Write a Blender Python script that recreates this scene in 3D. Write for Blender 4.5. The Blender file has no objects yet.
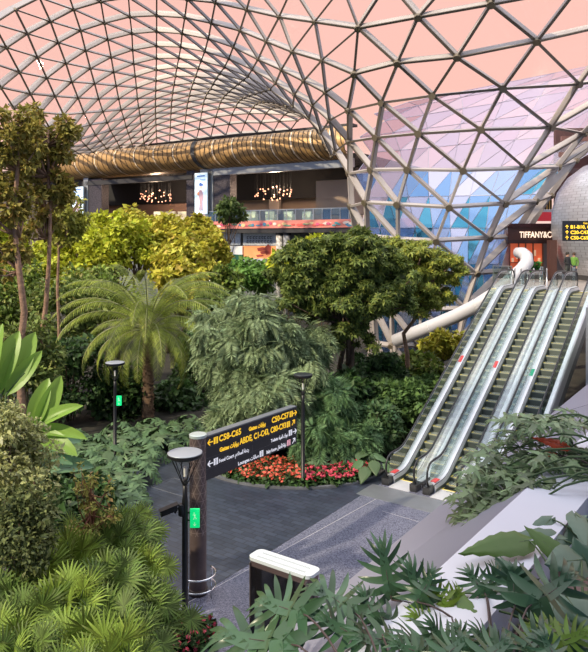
import bpy, math, random
import numpy as np
from mathutils import Vector, Matrix
C = bpy.context.scene.collection
PI = math.pi
F, CX, HY, CH = 675.0, 294.0, 240.0, 8.0      # focal length (px), principal x, horizon row, eye height
random.seed(7); RNG = np.random.default_rng(11)

def P(px, py, d):
    return Vector(((px-CX)/F*d, d, CH-(py-HY)/F*d))
def G(px, py, z=0.0):
    d = (CH-z)*F/(py-HY)
    return Vector(((px-CX)/F*d, d, z))
def V(*a): return Vector(a)
U2 = Vector((math.sin(math.radians(36)), math.cos(math.radians(36)), 0))   # the hall's long axis
V2 = Vector((math.cos(math.radians(36)), -math.sin(math.radians(36)), 0))
ZU = Vector((0, 0, 1))

# ---------------------------------------------------------------- materials
MATS = {}
def mat(name, col, rough=0.6, metal=0.0, spec=0.5, emis=None, es=1.0, noise=None, bump=None, var=None, trans=0.0, alpha=None, coat=0.0):
    """noise=(scale, amount) brightness mottling; var=[colours] random per island; trans=translucent share"""
    if name in MATS: return MATS[name]
    m = bpy.data.materials.new(name); m.use_nodes = True; nt = m.node_tree; N = nt.nodes; L = nt.links
    b = N['Principled BSDF']; out = N['Material Output']
    b.inputs['Base Color'].default_value = (*col, 1); b.inputs['Roughness'].default_value = rough
    b.inputs['Metallic'].default_value = metal; b.inputs['Specular IOR Level'].default_value = spec
    b.inputs['Coat Weight'].default_value = coat
    src = None
    if var:
        g = N.new('ShaderNodeNewGeometry'); r = N.new('ShaderNodeValToRGB'); r.color_ramp.interpolation = 'LINEAR'
        cr = r.color_ramp
        n = len(var)
        while len(cr.elements) < n: cr.elements.new(0.5)
        for k in range(n):
            cr.elements[k].position = k/(n-1); cr.elements[k].color = (*var[k], 1)
        L.new(g.outputs['Random Per Island'], r.inputs[0]); src = r.outputs[0]
    if noise:
        tc = N.new('ShaderNodeTexCoord'); t = N.new('ShaderNodeTexNoise'); t.inputs['Scale'].default_value = noise[0]
        t.inputs['Detail'].default_value = 6
        L.new(tc.outputs['Object'], t.inputs['Vector'])
        mr = N.new('ShaderNodeMapRange'); mr.inputs['From Min'].default_value = .3; mr.inputs['From Max'].default_value = .7
        mr.inputs['To Min'].default_value = 1-noise[1]; mr.inputs['To Max'].default_value = 1+noise[1]
        L.new(t.outputs[0], mr.inputs[0])
        mx = N.new('ShaderNodeMix'); mx.data_type = 'RGBA'; mx.blend_type = 'MULTIPLY'; mx.inputs[0].default_value = 1
        if src: L.new(src, mx.inputs[6])
        else: mx.inputs[6].default_value = (*col, 1)
        cc = N.new('ShaderNodeCombineColor')
        for k in range(3): L.new(mr.outputs[0], cc.inputs[k])
        L.new(cc.outputs[0], mx.inputs[7]); src = mx.outputs[2]
    if bump:
        tc = N.new('ShaderNodeTexCoord'); t = N.new('ShaderNodeTexNoise'); t.inputs['Scale'].default_value = bump[0]; t.inputs['Detail'].default_value = 4
        L.new(tc.outputs['Object'], t.inputs['Vector'])
        bp = N.new('ShaderNodeBump'); bp.inputs['Strength'].default_value = bump[1]; bp.inputs['Distance'].default_value = 0.05
        L.new(t.outputs[0], bp.inputs['Height']); L.new(bp.outputs[0], b.inputs['Normal'])
    if src: L.new(src, b.inputs['Base Color'])
    if emis:
        b.inputs['Emission Color'].default_value = (*emis, 1); b.inputs['Emission Strength'].default_value = es
    last = b.outputs[0]
    if trans:
        tr = N.new('ShaderNodeBsdfTranslucent'); tr.inputs[0].default_value = (*col, 1)
        if src: L.new(src, tr.inputs[0])
        ms = N.new('ShaderNodeMixShader'); ms.inputs[0].default_value = trans
        L.new(last, ms.inputs[1]); L.new(tr.outputs[0], ms.inputs[2]); last = ms.outputs[0]
    if alpha is not None:
        tp = N.new('ShaderNodeBsdfTransparent'); ms = N.new('ShaderNodeMixShader'); ms.inputs[0].default_value = alpha
        L.new(tp.outputs[0], ms.inputs[1]); L.new(last, ms.inputs[2]); last = ms.outputs[0]
    L.new(last, out.inputs['Surface'])
    MATS[name] = m
    return m

def glass(name, tint, gloss, diff=0.0, dcol=(1, 1, 1), rough=0.03, var=None, gcol=(1, 1, 1)):
    """thin sheet glass: straight-through light plus a share of mirror reflection (and a share of fritted white)"""
    m = bpy.data.materials.new(name); m.use_nodes = True; nt = m.node_tree; N = nt.nodes; L = nt.links
    N.remove(N['Principled BSDF']); out = N['Material Output']
    tp = N.new('ShaderNodeBsdfTransparent'); tp.inputs[0].default_value = (*tint, 1)
    gl = N.new('ShaderNodeBsdfGlossy'); gl.inputs['Roughness'].default_value = rough; gl.inputs[0].default_value = (*gcol, 1)
    fr = N.new('ShaderNodeFresnel'); fr.inputs[0].default_value = 1.35
    ad = N.new('ShaderNodeMath'); ad.operation = 'ADD'; ad.use_clamp = True; ad.inputs[1].default_value = gloss
    mu = N.new('ShaderNodeMath'); mu.operation = 'MULTIPLY'; mu.inputs[1].default_value = 0.5
    L.new(fr.outputs[0], mu.inputs[0]); L.new(mu.outputs[0], ad.inputs[0])
    ms = N.new('ShaderNodeMixShader'); L.new(ad.outputs[0], ms.inputs[0]); L.new(tp.outputs[0], ms.inputs[1]); L.new(gl.outputs[0], ms.inputs[2])
    last = ms.outputs[0]
    if var:
        g = N.new('ShaderNodeNewGeometry'); r = N.new('ShaderNodeValToRGB'); r.color_ramp.interpolation = 'CONSTANT'; cr = r.color_ramp
        while len(cr.elements) < len(var): cr.elements.new(0.5)
        for k in range(len(var)):
            cr.elements[k].position = k/len(var); cr.elements[k].color = (*var[k], 1)
        L.new(g.outputs['Random Per Island'], r.inputs[0]); L.new(r.outputs[0], gl.inputs[0])
        L.new(r.outputs[0], tp.inputs[0])
    if diff:
        df = N.new('ShaderNodeBsdfDiffuse'); df.inputs[0].default_value = (*dcol, 1)
        if var: L.new(r.outputs[0], df.inputs[0])
        m2 = N.new('ShaderNodeMixShader'); m2.inputs[0].default_value = diff
        L.new(last, m2.inputs[1]); L.new(df.outputs[0], m2.inputs[2]); last = m2.outputs[0]
    L.new(last, out.inputs['Surface']); MATS[name] = m
    return m

# ---------------------------------------------------------------- object helpers
WL = {}
def tag(o, label=None, cat=None, group=None, kind=None):
    if label: o['label'] = label
    if cat: o['category'] = cat
    if group: o['group'] = group
    if kind: o['kind'] = kind
    return o
def empty(name, loc=(0, 0, 0), label=None, cat=None, group=None, kind=None):
    o = bpy.data.objects.new(name, None); C.objects.link(o); o.location = loc; o.empty_display_size = .2
    WL[o.name] = Vector(loc)
    return tag(o, label, cat, group, kind)
def link(name, me, m, parent=None, smooth=False):
    if m is not None:
        if isinstance(m, (list, tuple)):
            for q in m: me.materials.append(q)
        else: me.materials.append(m)
    o = bpy.data.objects.new(name, me); C.objects.link(o)
    if parent is not None:
        o.parent = parent; WL[o.name] = WL[parent.name]
    else: WL[o.name] = Vector((0, 0, 0))
    if smooth: me.polygons.foreach_set('use_smooth', [True]*len(me.polygons))
    return o
def copy_tree(o, parent=None):
    c = o.copy(); C.objects.link(c); WL[c.name] = WL[o.name].copy()
    if parent is not None: c.parent = parent
    for ch in list(o.children): copy_tree(ch, c)
    return c

class MB:
    def __init__(s): s.v = []; s.f = []; s.mi = []
    def add(s, vs, fs, mi=0):
        b = len(s.v); s.v.extend([tuple(p) for p in vs]); s.f.extend([tuple(b+i for i in f) for f in fs]); s.mi.extend([mi]*len(fs)); return s
    def quad(s, a, b, c, d, mi=0): return s.add([a, b, c, d], [(0, 1, 2, 3)], mi)
    def box(s, o, ax, ay, az, mi=0):
        """o corner, three edge vectors"""
        o, ax, ay, az = map(Vector, (o, ax, ay, az))
        vs = [o, o+ax, o+ax+ay, o+ay, o+az, o+ax+az, o+ax+ay+az, o+ay+az]
        fs = [(0, 3, 2, 1), (4, 5, 6, 7), (0, 1, 5, 4), (1, 2, 6, 5), (2, 3, 7, 6), (3, 0, 4, 7)]
        if ax.cross(ay).dot(az) < 0: fs = [f[::-1] for f in fs]
        return s.add(vs, fs, mi)
    def cbox(s, c, sx, sy, sz, rot=0, mi=0):
        c = Vector(c); R = Matrix.Rotation(rot, 3, 'Z'); ax = R@V(sx, 0, 0); ay = R@V(0, sy, 0); az = V(0, 0, sz)
        return s.box(c-ax/2-ay/2-az/2, ax, ay, az, mi)
    def beam(s, a, b, w, h, n, off=0.0, mi=0):
        """bar from a to b, width w, depth h going out along n from offset off"""
        a, b, n = Vector(a), Vector(b), Vector(n); d = (b-a).normalized(); sd = d.cross(n).normalized(); n = sd.cross(d).normalized()
        return s.box(a-sd*w/2+n*off, b-a, sd*w, n*h, mi)
    def tube(s, pts, r, n=8, cap=True, mi=0):
        pts = [Vector(p) for p in pts]; rs = r if isinstance(r, (list, tuple)) else [r]*len(pts)
        ref = None; rings = []
        for i, p in enumerate(pts):
            t = (pts[min(i+1, len(pts)-1)]-pts[max(i-1, 0)])
            t = t.normalized() if t.length > 1e-9 else V(0, 0, 1)
            if ref is None:
                ref = t.cross(ZU) if abs(t.z) < .95 else t.cross(V(1, 0, 0)); ref.normalize()
            else:
                ref = (ref-t*ref.dot(t)); ref.normalize()
            q = t.cross(ref)
            rings.append([p+(ref*math.cos(2*PI*k/n)+q*math.sin(2*PI*k/n))*rs[i] for k in range(n)])
        vs = [v for g in rings for v in g]; fs = []
        for i in range(len(pts)-1):
            for k in range(n):
                k2 = (k+1) % n; fs.append((i*n+k, i*n+k2, (i+1)*n+k2, (i+1)*n+k))
        if cap:
            fs.append(tuple(range(n))[::-1]); fs.append(tuple((len(pts)-1)*n+k for k in range(n)))
        return s.add(vs, fs, mi)
    def lathe(s, c, prof, n=24, mi=0, sx=1, sy=1, rot=0, close=True):
        c = Vector(c); vs = []; fs = []
        for (r, z) in prof:
            for k in range(n):
                a = 2*PI*k/n; x = r*math.cos(a)*sx; y = r*math.sin(a)*sy
                vs.append(c+V(x*math.cos(rot)-y*math.sin(rot), x*math.sin(rot)+y*math.cos(rot), z))
        m = len(prof)
        for i in range(m-1):
            for k in range(n):
                k2 = (k+1) % n; fs.append((i*n+k, i*n+k2, (i+1)*n+k2, (i+1)*n+k))
        if close:
            if prof[0][0] > 1e-4: fs.append(tuple(range(n))[::-1])
            if prof[-1][0] > 1e-4: fs.append(tuple((m-1)*n+k for k in range(n)))
        return s.add(vs, fs, mi)
    def prism(s, poly, o, ax, ay, ext, mi=0):
        """2-D polygon in axes ax, ay extruded by ext"""
        o, ax, ay, ext = map(Vector, (o, ax, ay, ext)); n = len(poly)
        a = [o+ax*x+ay*y for x, y in poly]; b = [p+ext for p in a]
        fs = [tuple(range(n))[::-1], tuple(range(n, 2*n))]+[(i, (i+1) % n, n+(i+1) % n, n+i) for i in range(n)]
        return s.add(a+b, fs, mi)
    def build(s, name, m, parent=None, smooth=False, auto=None):
        me = bpy.data.meshes.new(name); off = WL[parent.name] if parent is not None else V(0, 0, 0)
        me.from_pydata([(x-off.x, y-off.y, z-off.z) for x, y, z in s.v], [], s.f)
        if max(s.mi or [0]) > 0: me.polygons.foreach_set('material_index', s.mi)
        me.update()
        o = link(name, me, m, parent, smooth)
        if auto:
            try: me.shade_auto_smooth(angle=auto) if hasattr(me, 'shade_auto_smooth') else None
            except Exception: pass
            me.polygons.foreach_set('use_smooth', [True]*len(me.polygons))
            try: me.set_sharp_from_angle(angle=auto)
            except Exception: pass
        return o

def npmesh(name, verts, faces_list, m, parent=None, smooth=False, midx=None):
    """verts (n,3); faces_list: list of (k, size) int arrays"""
    off = np.array(WL[parent.name]) if parent is not None else np.zeros(3)
    me = bpy.data.meshes.new(name); verts = np.asarray(verts, dtype=np.float32)-off.astype(np.float32)
    loops = np.concatenate([f.reshape(-1) for f in faces_list]).astype(np.int32)
    sizes = np.concatenate([np.full(len(f), f.shape[1]) for f in faces_list]).astype(np.int32)
    starts = np.concatenate([[0], np.cumsum(sizes)[:-1]]).astype(np.int32)
    me.vertices.add(len(verts)); me.vertices.foreach_set('co', verts.reshape(-1))
    me.loops.add(len(loops)); me.loops.foreach_set('vertex_index', loops)
    me.polygons.add(len(sizes)); me.polygons.foreach_set('loop_start', starts); me.polygons.foreach_set('loop_total', sizes)
    if midx is not None: me.polygons.foreach_set('material_index', midx)
    me.update(calc_edges=True)
    return link(name, me, m, parent, smooth)
# ================================================================ gridshell roof that dives into a glazed funnel
# node directory: (ring j, column c) -> (px, py); the columns are the purlins that run to the ring beam
NODE = {}
def col(c, j0, pts):
    for k, p in enumerate(pts): NODE[(j0+k, c)] = p
col(12, 0, [(-26,40),(-12,62),(1.3,88),(14,108),(24,124),(34,138),(45,148),(54,153),(60,156),(64,158)])
col(11, 0, [(-6,24),(7,48),(20,72.7),(31,94.4),(41,113),(50,128),(60,140),(69,148),(75,151.5),(79,154),(83,156)])
col(10, 0, [(16,10),(28,34),(38,57.4),(47.3,78.3),(55.5,96.7),(64,115),(72.3,129.2),(80.5,140),(86,146),(90,150),(93,152.5),(96,154.5)])
col(9, 0, [(40,-2),(51,22),(58.7,43),(66.4,63.7),(72.3,82.2),(78.6,98.3),(84.4,113.4),(90.5,125.3),(96,135.5),(100.5,141.5),(104,145.5),(106.5,149),(108.5,152.5)])
col(8, 0, [(66,-13),(74,10),(81,31),(86,51),(90.7,68.8),(95,84),(99,99.2),(103.2,112),(107.5,122.8),(110.8,131),(113.8,136.5),(116.7,141.5),(119,146.3),(121,151)])
col(7, 0, [(97,-20),(101,2),(104.6,23.5),(108,40),(111.4,57.6),(114,72.5),(116.4,86.2),(118.8,99),(121.4,110.3),(124.2,119.3),(126.3,127.4),(128.4,133.5),(130.3,139),(132,144.3),(133.5,149.7)])
col(6, 0, [(127,-22),(128.5,-2),(130,17.2),(132,34),(132.8,50.4),(133.9,64.2),(135.4,76.7),(136.6,88.2),(137.5,99),(138.9,108.3),(140,115.5),(141.2,123.2),(142.3,129.8),(143.2,136.7),(144,143.3),(144.6,148.7)])
col(5, 0, [(156.6,-22),(156.6,-3),(156.6,16),(156.6,32),(156.5,46.4),(156.5,58.7),(156.3,70.2),(156,81),(155.8,90.7),(155.6,98.9),(155.5,106.8),(155.6,113.5),(155.8,119),(156,125),(156.2,131.2),(156.6,138),(157,145.5)])
col(4, 0, [(189,-18),(187,0),(184.6,18),(182,34),(180.6,47.3),(178.8,58.4),(176.8,67.9),(175.6,76.4),(174,85.2),(172.7,93.3),(171.9,100.5),(171.4,107.4),(171,113.6),(170.7,120),(170.3,127.5),(169.9,135),(169.6,143)])
col(3, 0, [(220,-16),(215,3),(211,23.5),(208,39),(204.6,51.8),(201,61.1),(198.2,69),(195.6,76.7),(193.3,83.2),(191,89.3),(189.5,96),(188,102),(186.7,108.5),(185.9,115.4),(185,123.5),(184,132.3),(182.5,140.8)])
col(2, 0, [(253,-14),(246,10),(239.5,31),(232.9,47.4),(228.4,59.1),(224.2,67.6),(219.6,74),(216.3,79),(213.2,84.4),(210.5,89.3),(207.4,93.6),(205,98.6),(203.3,104.3),(201.8,112),(200.4,120.4),(199,129.3),(196.4,139)])
col(1, 0, [(292,-12),(278.5,17.5),(265.6,41.8),(257.5,59.7),(251.8,69.8),(247.6,76.7),(243,80.5),(238,84.4),(233.5,88.3),(229,92),(225.5,95.3),(222.7,98.5),(220.4,102.5),(218.5,109),(215.8,117.2),(213.2,126.7),(210.9,137.3)])
col(0, 0, [(342,-13),(314,22.5),(291.5,52.2),(280.8,70.2),(275.1,83.6),(269.7,89.7),(265,91.2),(260,92.7),(254.5,94.4),(249,96.3),(244,98.2),(240.5,100.2),(238,102.7),(235.5,107.5),(232,115.1),(229.1,124.4),(225.8,135.6)])
col(-1, 0, [(388,-17),(358,29),(321,61),(303,81.4),(293.8,95.3),(292.4,107),(286,106.2),(279.5,104.6),(273.5,103),(268.3,102.3),(263.5,102.3),(259.5,103),(256,104.6),(252.8,107.9),(249,113.8),(245,122.9),(240.7,134)])
col(-2, 2, [(354,75),(324.7,93),(312,106),(308.3,119),(306,118),(302,115.2),(297,112.3),(291,110),(286,108.3),(280,107.6),(275,107.9),(270,109.4),(266,113.8),(260.8,123.2),(256.8,133.2)])
col(-3, 3, [(347.2,110.7),(328.5,121),(320.4,133),(317,131),(314,126.5),(311,122.5),(308,119),(304,115.8),(299,113.4),(294,112.2),(289,112.4),(284.5,115),(279,121.6),(273.6,131.6)])
col(-4, 4, [(347.2,142.3),(334.4,152.1),(331,157),(327,150),(323,143),(320,136),(317,129.5),(314,124),(311,120),(307.5,118.3),(303,118),(297.4,120.8),(290.5,130.2)])
# front wall of the funnel: column b from the seam rightwards
NODR = {}
for j, r in {0: [(388,-17),(462,-33),(520,-48),(610,-70)],
             1: [(358,29),(418,18),(491,5),(578,-11),(680,-36)], 2: [(354,75),(397,64),(457,58),(537,42),(625,22),(720,0)], 3: [(347.2,110.7),(381,103),(432,96),(503,89),(580,84.5),(650,72)],
             4: [(347.2,142.3),(375,138),(418,134),(481,130),(552.5,128),(586,134),(606,136)], 5: [(347.4,174),(370,170.3),(407,170),(463,171),(526,169),(560,167.5),(577,161)],
             6: [(349,207),(364.2,203),(396.7,205),(449,208),(506,204.5),(538,202),(552,196)], 7: [(354,238),(365.5,237),(397,240),(436,241.8),(490.2,239),(516,237.5),(529,233)],
             8: [(362,272),(369,273),(391,275),(428,275.5),(477.6,274.5),(506,272),(518,268)], 9: [(366,308),(372,309),(390,311),(421,311),(466,310),(493,308),(506,304)],
             10: [(369,344),(374,345),(391,347),(418,347),(459,345.5),(486,343.5),(499,340)], 11: [(366,380),(372,382),(390,384),(418,384),(458,382),(486,380),(500,376)]}.items():
    for b, p in enumerate(r): NODR[(j, b)] = p
def interp(x, xs, ys):
    return float(np.interp(x, xs, ys))
def facade_t(px):
    k = (px-CX)/F
    return (k*86+26.6)/(28.2+17.5*k)
def facade_d(px): return 86-17.5*facade_t(px)
def depth_left(j, c):
    a2 = interp(c, [-3, -2, -1, 0, 1, 2, 3, 4, 5, 6, 7, 8, 9, 10, 12], [37.5, 39, 40, 42, 45, 47.3, 49, 50.1, 50.6, 50.6, 50.2, 49.4, 48.3, 46.8, 43])
    a5 = interp(c, [-4, -3, -2, -1, 0, 1, 2, 3, 4, 5, 6, 7, 8, 9, 10, 12], [47, 47.5, 48, 49, 51, 53, 55, 56.6, 57.6, 58.1, 58.1, 57.7, 56.9, 55.8, 54.3, 50])
    je = 16 if c <= 5 else 21-c
    e = facade_d(NODE[(je, c)][0])+.6 if (je, c) in NODE else 86
    if j <= 5: return a2+(a5-a2)*(j-2)/3 if j >= 2 else a2+(j-2)*2.2
    return interp(j, [5, je], [a5, e])
HW = {4: (466, 120, 8.0), 5: (453, 107, 7.2), 6: (444, 97, 6.6), 7: (436, 81, 5.6), 8: (435, 74, 5.0), 9: (431, 70, 4.8), 10: (429, 66, 4.6), 11: (428, 66, 4.6)}
RD = {0: [36.5, 34, 31.5, 30], 1: [37.8, 35.5, 33.8, 32.5, 32], 2: [39, 37.2, 35.8, 34.8, 35, 36], 3: [42, 39.6, 38, 37.2, 38.2, 40]}
def depth_right(j, b):
    if j <= 3: return RD[j][b]
    cx, hw, R = HW[j]; x = NODR[(j, b)][0]; s = max(-1, min(1, (x-cx)/hw)); d = 46-R*math.sqrt(1-s*s)
    if b == 6: d = 47.5
    return d
RP = {}
for (j, c), p in NODE.items():
    RP[('L', j, c)] = P(p[0], p[1], depth_left(j, c))
for (j, b), p in NODR.items():
    RP[('R', j, b)] = P(p[0], p[1], depth_right(j, b))
# the seam nodes belong to both lattices: left (j, -j) == right (j, 0)
def key(s, j, k):
    if s == 'L' and j >= 1 and k == -j: return ('R', j, 0)
    if s == 'L' and j == 0 and k == -1: return ('R', 0, 0)
    return (s, j, k)
def node(s, j, k): return RP.get(key(s, j, k))
edges = []; tris = []   # edges: (line id, keyA, keyB)
JL = range(0, 17)
for j in JL:
    for c in range(12, -5, -1):
        A = key('L', j, c)
        if A not in RP: continue
        for (jj, cc, fam) in ((j, c-1, 'ring'), (j+1, c, 'purlin'), (j+1, c-1, 'brace')):
            if fam == 'ring' and c-1 < -j and j >= 1: continue
            B = key('L', jj, cc)
            if cc < -jj: continue
            if B in RP and B != A: edges.append(((fam, {'ring': j, 'purlin': c, 'brace': c+j}[fam]), A, B))
        t1 = (A, key('L', j+1, c), key('L', j+1, c-1)); t2 = (A, key('L', j+1, c-1), key('L', j, c-1))
        for t in (t1, t2):
            if all(q in RP for q in t) and len(set(t)) == 3 and not (c-1 < -(j+1)): tris.append(t)
for j in range(0, 12):
    for b in range(0, 7):
        A = ('R', j, b)
        if A not in RP: continue
        R_ = ('R', j, b+1); D_ = ('R', j+1, b); DR = ('R', j+1, b+1)
        if j == 0: D_ = ('R', 1, b-1+1); 
        if R_ in RP: edges.append((('ring', 20+j), A, R_))
        if D_ in RP: edges.append((('fall', b), A, D_))
        flip = (b >= 4 and j >= 3)
        if j == 0:
            if DR in RP: edges.append((('diagonal', 30+b), A, DR))
        if flip:
            if R_ in RP and D_ in RP: edges.append((('diagonal', j+b), R_, D_))
            for t in ((A, D_, R_), (R_, D_, DR)):
                if all(q in RP for q in t): tris.append(t)
        else:
            if DR in RP and j > 0: edges.append((('diagonal', 40+b-j), A, DR))
            for t in ((A, D_, DR), (A, DR, R_)):
                if all(q in RP for q in t): tris.append(t)
cen = V(9.5, 46, 30)
def outward(k):
    s, j, i = k; p = RP[k]
    if s == 'R' and j >= 3:
        cx, hw, R = HW.get(j, (470, 130, 9)); q = V((cx-CX)/F*46, 46, p.z+3)
        return (q-p).normalized()          # the outside of the building is inside the funnel
    if s == 'R':
        return V(.1+.05*i, .55-.12*j+.2, .8).normalized() if j > 0 else V(.05, .35, .9).normalized()
    # left: from the surface normal
    nb = []
    for dj, dc in ((0, -1), (1, -1), (1, 0), (0, 1), (-1, 1), (-1, 0)):
        q = node('L', j+dj, i+dc)
        nb.append(q)
    n = V(0, 0, 0)
    for a in range(6):
        q, r = nb[a], nb[(a+1) % 6]
        if q is not None and r is not None: n += (q-p).cross(r-p)
    if n.length < 1e-6: return ZU
    n.normalize()
    if n.z < 0: n = -n
    if n.z < .35: n = (n+ZU*.6).normalized()
    return n
ON = {k: outward(k) for k in RP}
m_steel = mat('painted_steel_ribs', (.36, .32, .30), .5, .1, noise=(.6, .08))
m_dark = mat('rib_shade_tone', (.13, .105, .085), .5, .2)  # dark tone for the shaded underside of the ribs; purlins share it
m_joint = mat('node_bronze', (.16, .13, .09), .5, .3)
m_roofglass = glass('roof_glass', (.97, .96, .97), 0.0, rough=.02)
roof = tag(empty('ceiling', (0, 60, 16)), 'curved glazed grid-shell roof of triangles flowing down into a funnel', None, None, 'structure')
fam = {}
for (fid, a, b) in edges: fam.setdefault(fid, []).append((a, b))
for fid, es in fam.items():
    mb = MB()
    w, h = {'ring': (.13, .32), 'purlin': (.13, .30), 'brace': (.12, .30), 'fall': (.14, .32), 'diagonal': (.15, .36)}[fid[0]]
    if fid[0] == 'ring' and fid[1] < 20: h = .40
    for a, b in es:
        if a[1] >= 15 and b[1] >= 15 and a[0] == 'L': ww, hh = w*.9, h*.7
        else: ww, hh = w, h
        n = ON[a]+ON[b]
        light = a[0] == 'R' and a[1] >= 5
        if fid[0] == 'purlin': mb.beam(RP[a], RP[b], .10, .10, n, 0, 1); continue
        if fid[0] == 'brace': ww, hh = .08, .18
        mb.beam(RP[a], RP[b], ww*.8, hh, n, .05)
        mb.beam(RP[a], RP[b], ww*1.05, .06, n, 0, 0 if light else 1)  # flange coloured dark as shade, but pale as lit on the lower funnel
    mb.build({'ring': 'ring_rib', 'purlin': 'purlin', 'brace': 'brace_rib', 'fall': 'down_rib', 'diagonal': 'diagonal_rib'}[fid[0]], [m_steel, m_dark], roof)
mb = MB()
for k, p in RP.items():
    d = p.y; r = .215 if k[0] == 'R' else .13
    n = ON[k]; mb.tube([p-n*.07, p+n*.12], r, 10)
o = mb.build('node_joint', m_joint, roof); o['kind'] = 'stuff'
mb = MB()
for t in tris:
    q = [RP[k]+ON[k]*.3 for k in t]
    mb.add(q, [(0, 1, 2)])
mb.build('glazing', m_roofglass, roof)

# ---- far wall of the funnel and the roof beyond it, seen through the near glass
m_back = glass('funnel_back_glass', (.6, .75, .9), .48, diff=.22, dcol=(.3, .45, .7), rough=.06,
               var=[(.20, .36, .62), (.10, .36, .52), (.32, .44, .66), (.07, .30, .46), (.42, .48, .66), (.26, .40, .64), (.16, .32, .58), (.52, .56, .70)])  # blue tints put the reflected sky into the lower panes
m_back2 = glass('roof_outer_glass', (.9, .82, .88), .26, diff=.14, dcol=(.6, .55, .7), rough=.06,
               var=[(.60, .54, .67), (.66, .58, .68), (.56, .54, .68), (.63, .58, .68)])  # lilac tints put the paler sky reflection into the upper panes
m_thin = mat('thin_mullion', (.36, .36, .44), .5, .2)
bk = tag(empty('window_1', (12, 50, 8)), 'far side of the glazed roof funnel seen through its near side', None, None, 'structure')
#        py,  xl,  xr, tilt, depth at the middle
rows = [(400, 374, 498, 0, 50.5), (352, 374, 498, 0, 50.5), (306, 372, 505, 0, 50.7), (264, 368, 514, 0, 51.2), (228, 362, 530, 0, 52.2), (198, 357, 552, .02, 54),
        (174, 356, 585, .05, 56.5), (154, 357, 630, .09, 60), (137, 360, 680, .13, 64.5), (124, 366, 735, .16, 70), (114, 374, 790, .19, 76), (107, 384, 850, .2, 83)]
NB = 9; back = []
for i, (py, xl, xr, tilt, dm) in enumerate(rows):
    row = []
    for k in range(NB+1):
        f = (k+.5*(i % 2))/(NB+.5); x = xl+(xr-xl)*f; th = (f-.5)*PI*.92
        row.append(P(x, py-(x-xl)*tilt, 46.5+(dm-46.5)*math.cos(th)*.9+(dm-50)*.1))
    back.append(row)
m1 = MB(); m2 = MB(); mm = MB()
for i in range(len(rows)-1):
    for k in range(NB):
        a, b, c, d = back[i][k], back[i][k+1], back[i+1][k], back[i+1][k+1]
        T = ((a, b, c), (b, d, c)) if i % 2 == 0 else ((a, b, d), (a, d, c))
        for t in T:
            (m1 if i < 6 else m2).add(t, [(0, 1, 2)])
            for e in range(3): mm.beam(t[e], t[(e+1) % 3], .03, .03, V(0, -1, .3))
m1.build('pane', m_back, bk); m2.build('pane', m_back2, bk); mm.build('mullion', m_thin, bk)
# ================================================================ ground, upper hall facade, shops at the top of the escalators
def floor_mat():
    m = bpy.data.materials.new('terrazzo'); m.use_nodes = True; nt = m.node_tree; N = nt.nodes; L = nt.links; b = N['Principled BSDF']
    tc = N.new('ShaderNodeTexCoord'); n1 = N.new('ShaderNodeTexVoronoi'); n1.inputs['Scale'].default_value = 42
    mp = N.new('ShaderNodeMapping'); mp.inputs['Rotation'].default_value = (0, 0, math.radians(36)); L.new(tc.outputs['Object'], mp.inputs[0])
    L.new(mp.outputs[0], n1.inputs['Vector'])
    r = N.new('ShaderNodeValToRGB'); r.color_ramp.elements[0].color = (.062, .066, .098, 1); r.color_ramp.elements[1].color = (.19, .195, .26, 1)
    sc_ = N.new('ShaderNodeSeparateColor'); L.new(n1.outputs['Color'], sc_.inputs[0]); L.new(sc_.outputs[0], r.inputs[0])
    n2 = N.new('ShaderNodeTexNoise'); n2.inputs['Scale'].default_value = .8; L.new(tc.outputs['Object'], n2.inputs['Vector'])
    L.new(r.outputs[0], b.inputs['Base Color']); 
    mr = N.new('ShaderNodeMapRange'); mr.inputs['To Min'].default_value = .06; mr.inputs['To Max'].default_value = .34; L.new(n2.outputs[0], mr.inputs[0])
    L.new(mr.outputs[0], b.inputs['Roughness']); b.inputs['Specular IOR Level'].default_value = .55
    return m
def paver_mat():
    m = bpy.data.materials.new('dark_pavers'); m.use_nodes = True; nt = m.node_tree; N = nt.nodes; L = nt.links; b = N['Principled BSDF']
    tc = N.new('ShaderNodeTexCoord'); mp = N.new('ShaderNodeMapping'); mp.inputs['Rotation'].default_value = (0, 0, math.radians(36)); L.new(tc.outputs['Object'], mp.inputs[0])
    br = N.new('ShaderNodeTexBrick'); br.inputs['Scale'].default_value = 1.0; br.inputs['Brick Width'].default_value = .42; br.inputs['Row Height'].default_value = .2
    br.inputs['Mortar Size'].default_value = .010; br.inputs['Color1'].default_value = (.026, .032, .050, 1); br.inputs['Color2'].default_value = (.040, .050, .076, 1); br.inputs['Mortar'].default_value = (.012, .012, .016, 1)
    L.new(mp.outputs[0], br.inputs['Vector']); L.new(br.outputs['Color'], b.inputs['Base Color'])
    n2 = N.new('ShaderNodeTexNoise'); n2.inputs['Scale'].default_value = .5; L.new(tc.outputs['Object'], n2.inputs['Vector'])
    mr = N.new('ShaderNodeMapRange'); mr.inputs['To Min'].default_value = .2; mr.inputs['To Max'].default_value = .5; L.new(n2.outputs[0], mr.inputs[0]); L.new(mr.outputs[0], b.inputs['Roughness'])
    return m
m_soil = mat('planting_soil', (.022, .02, .014), .95, noise=(1.5, .4))
m_terr = floor_mat(); m_pav = paver_mat()
mb = MB(); mb.box((-140, -30, -.4), (320, 0, 0), (0, 260, 0), (0, 0, .34)); mb.build('ground', m_soil); 
tag(bpy.data.objects['ground'], 'planting bed ground under the indoor garden', None, None, 'structure')
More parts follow.
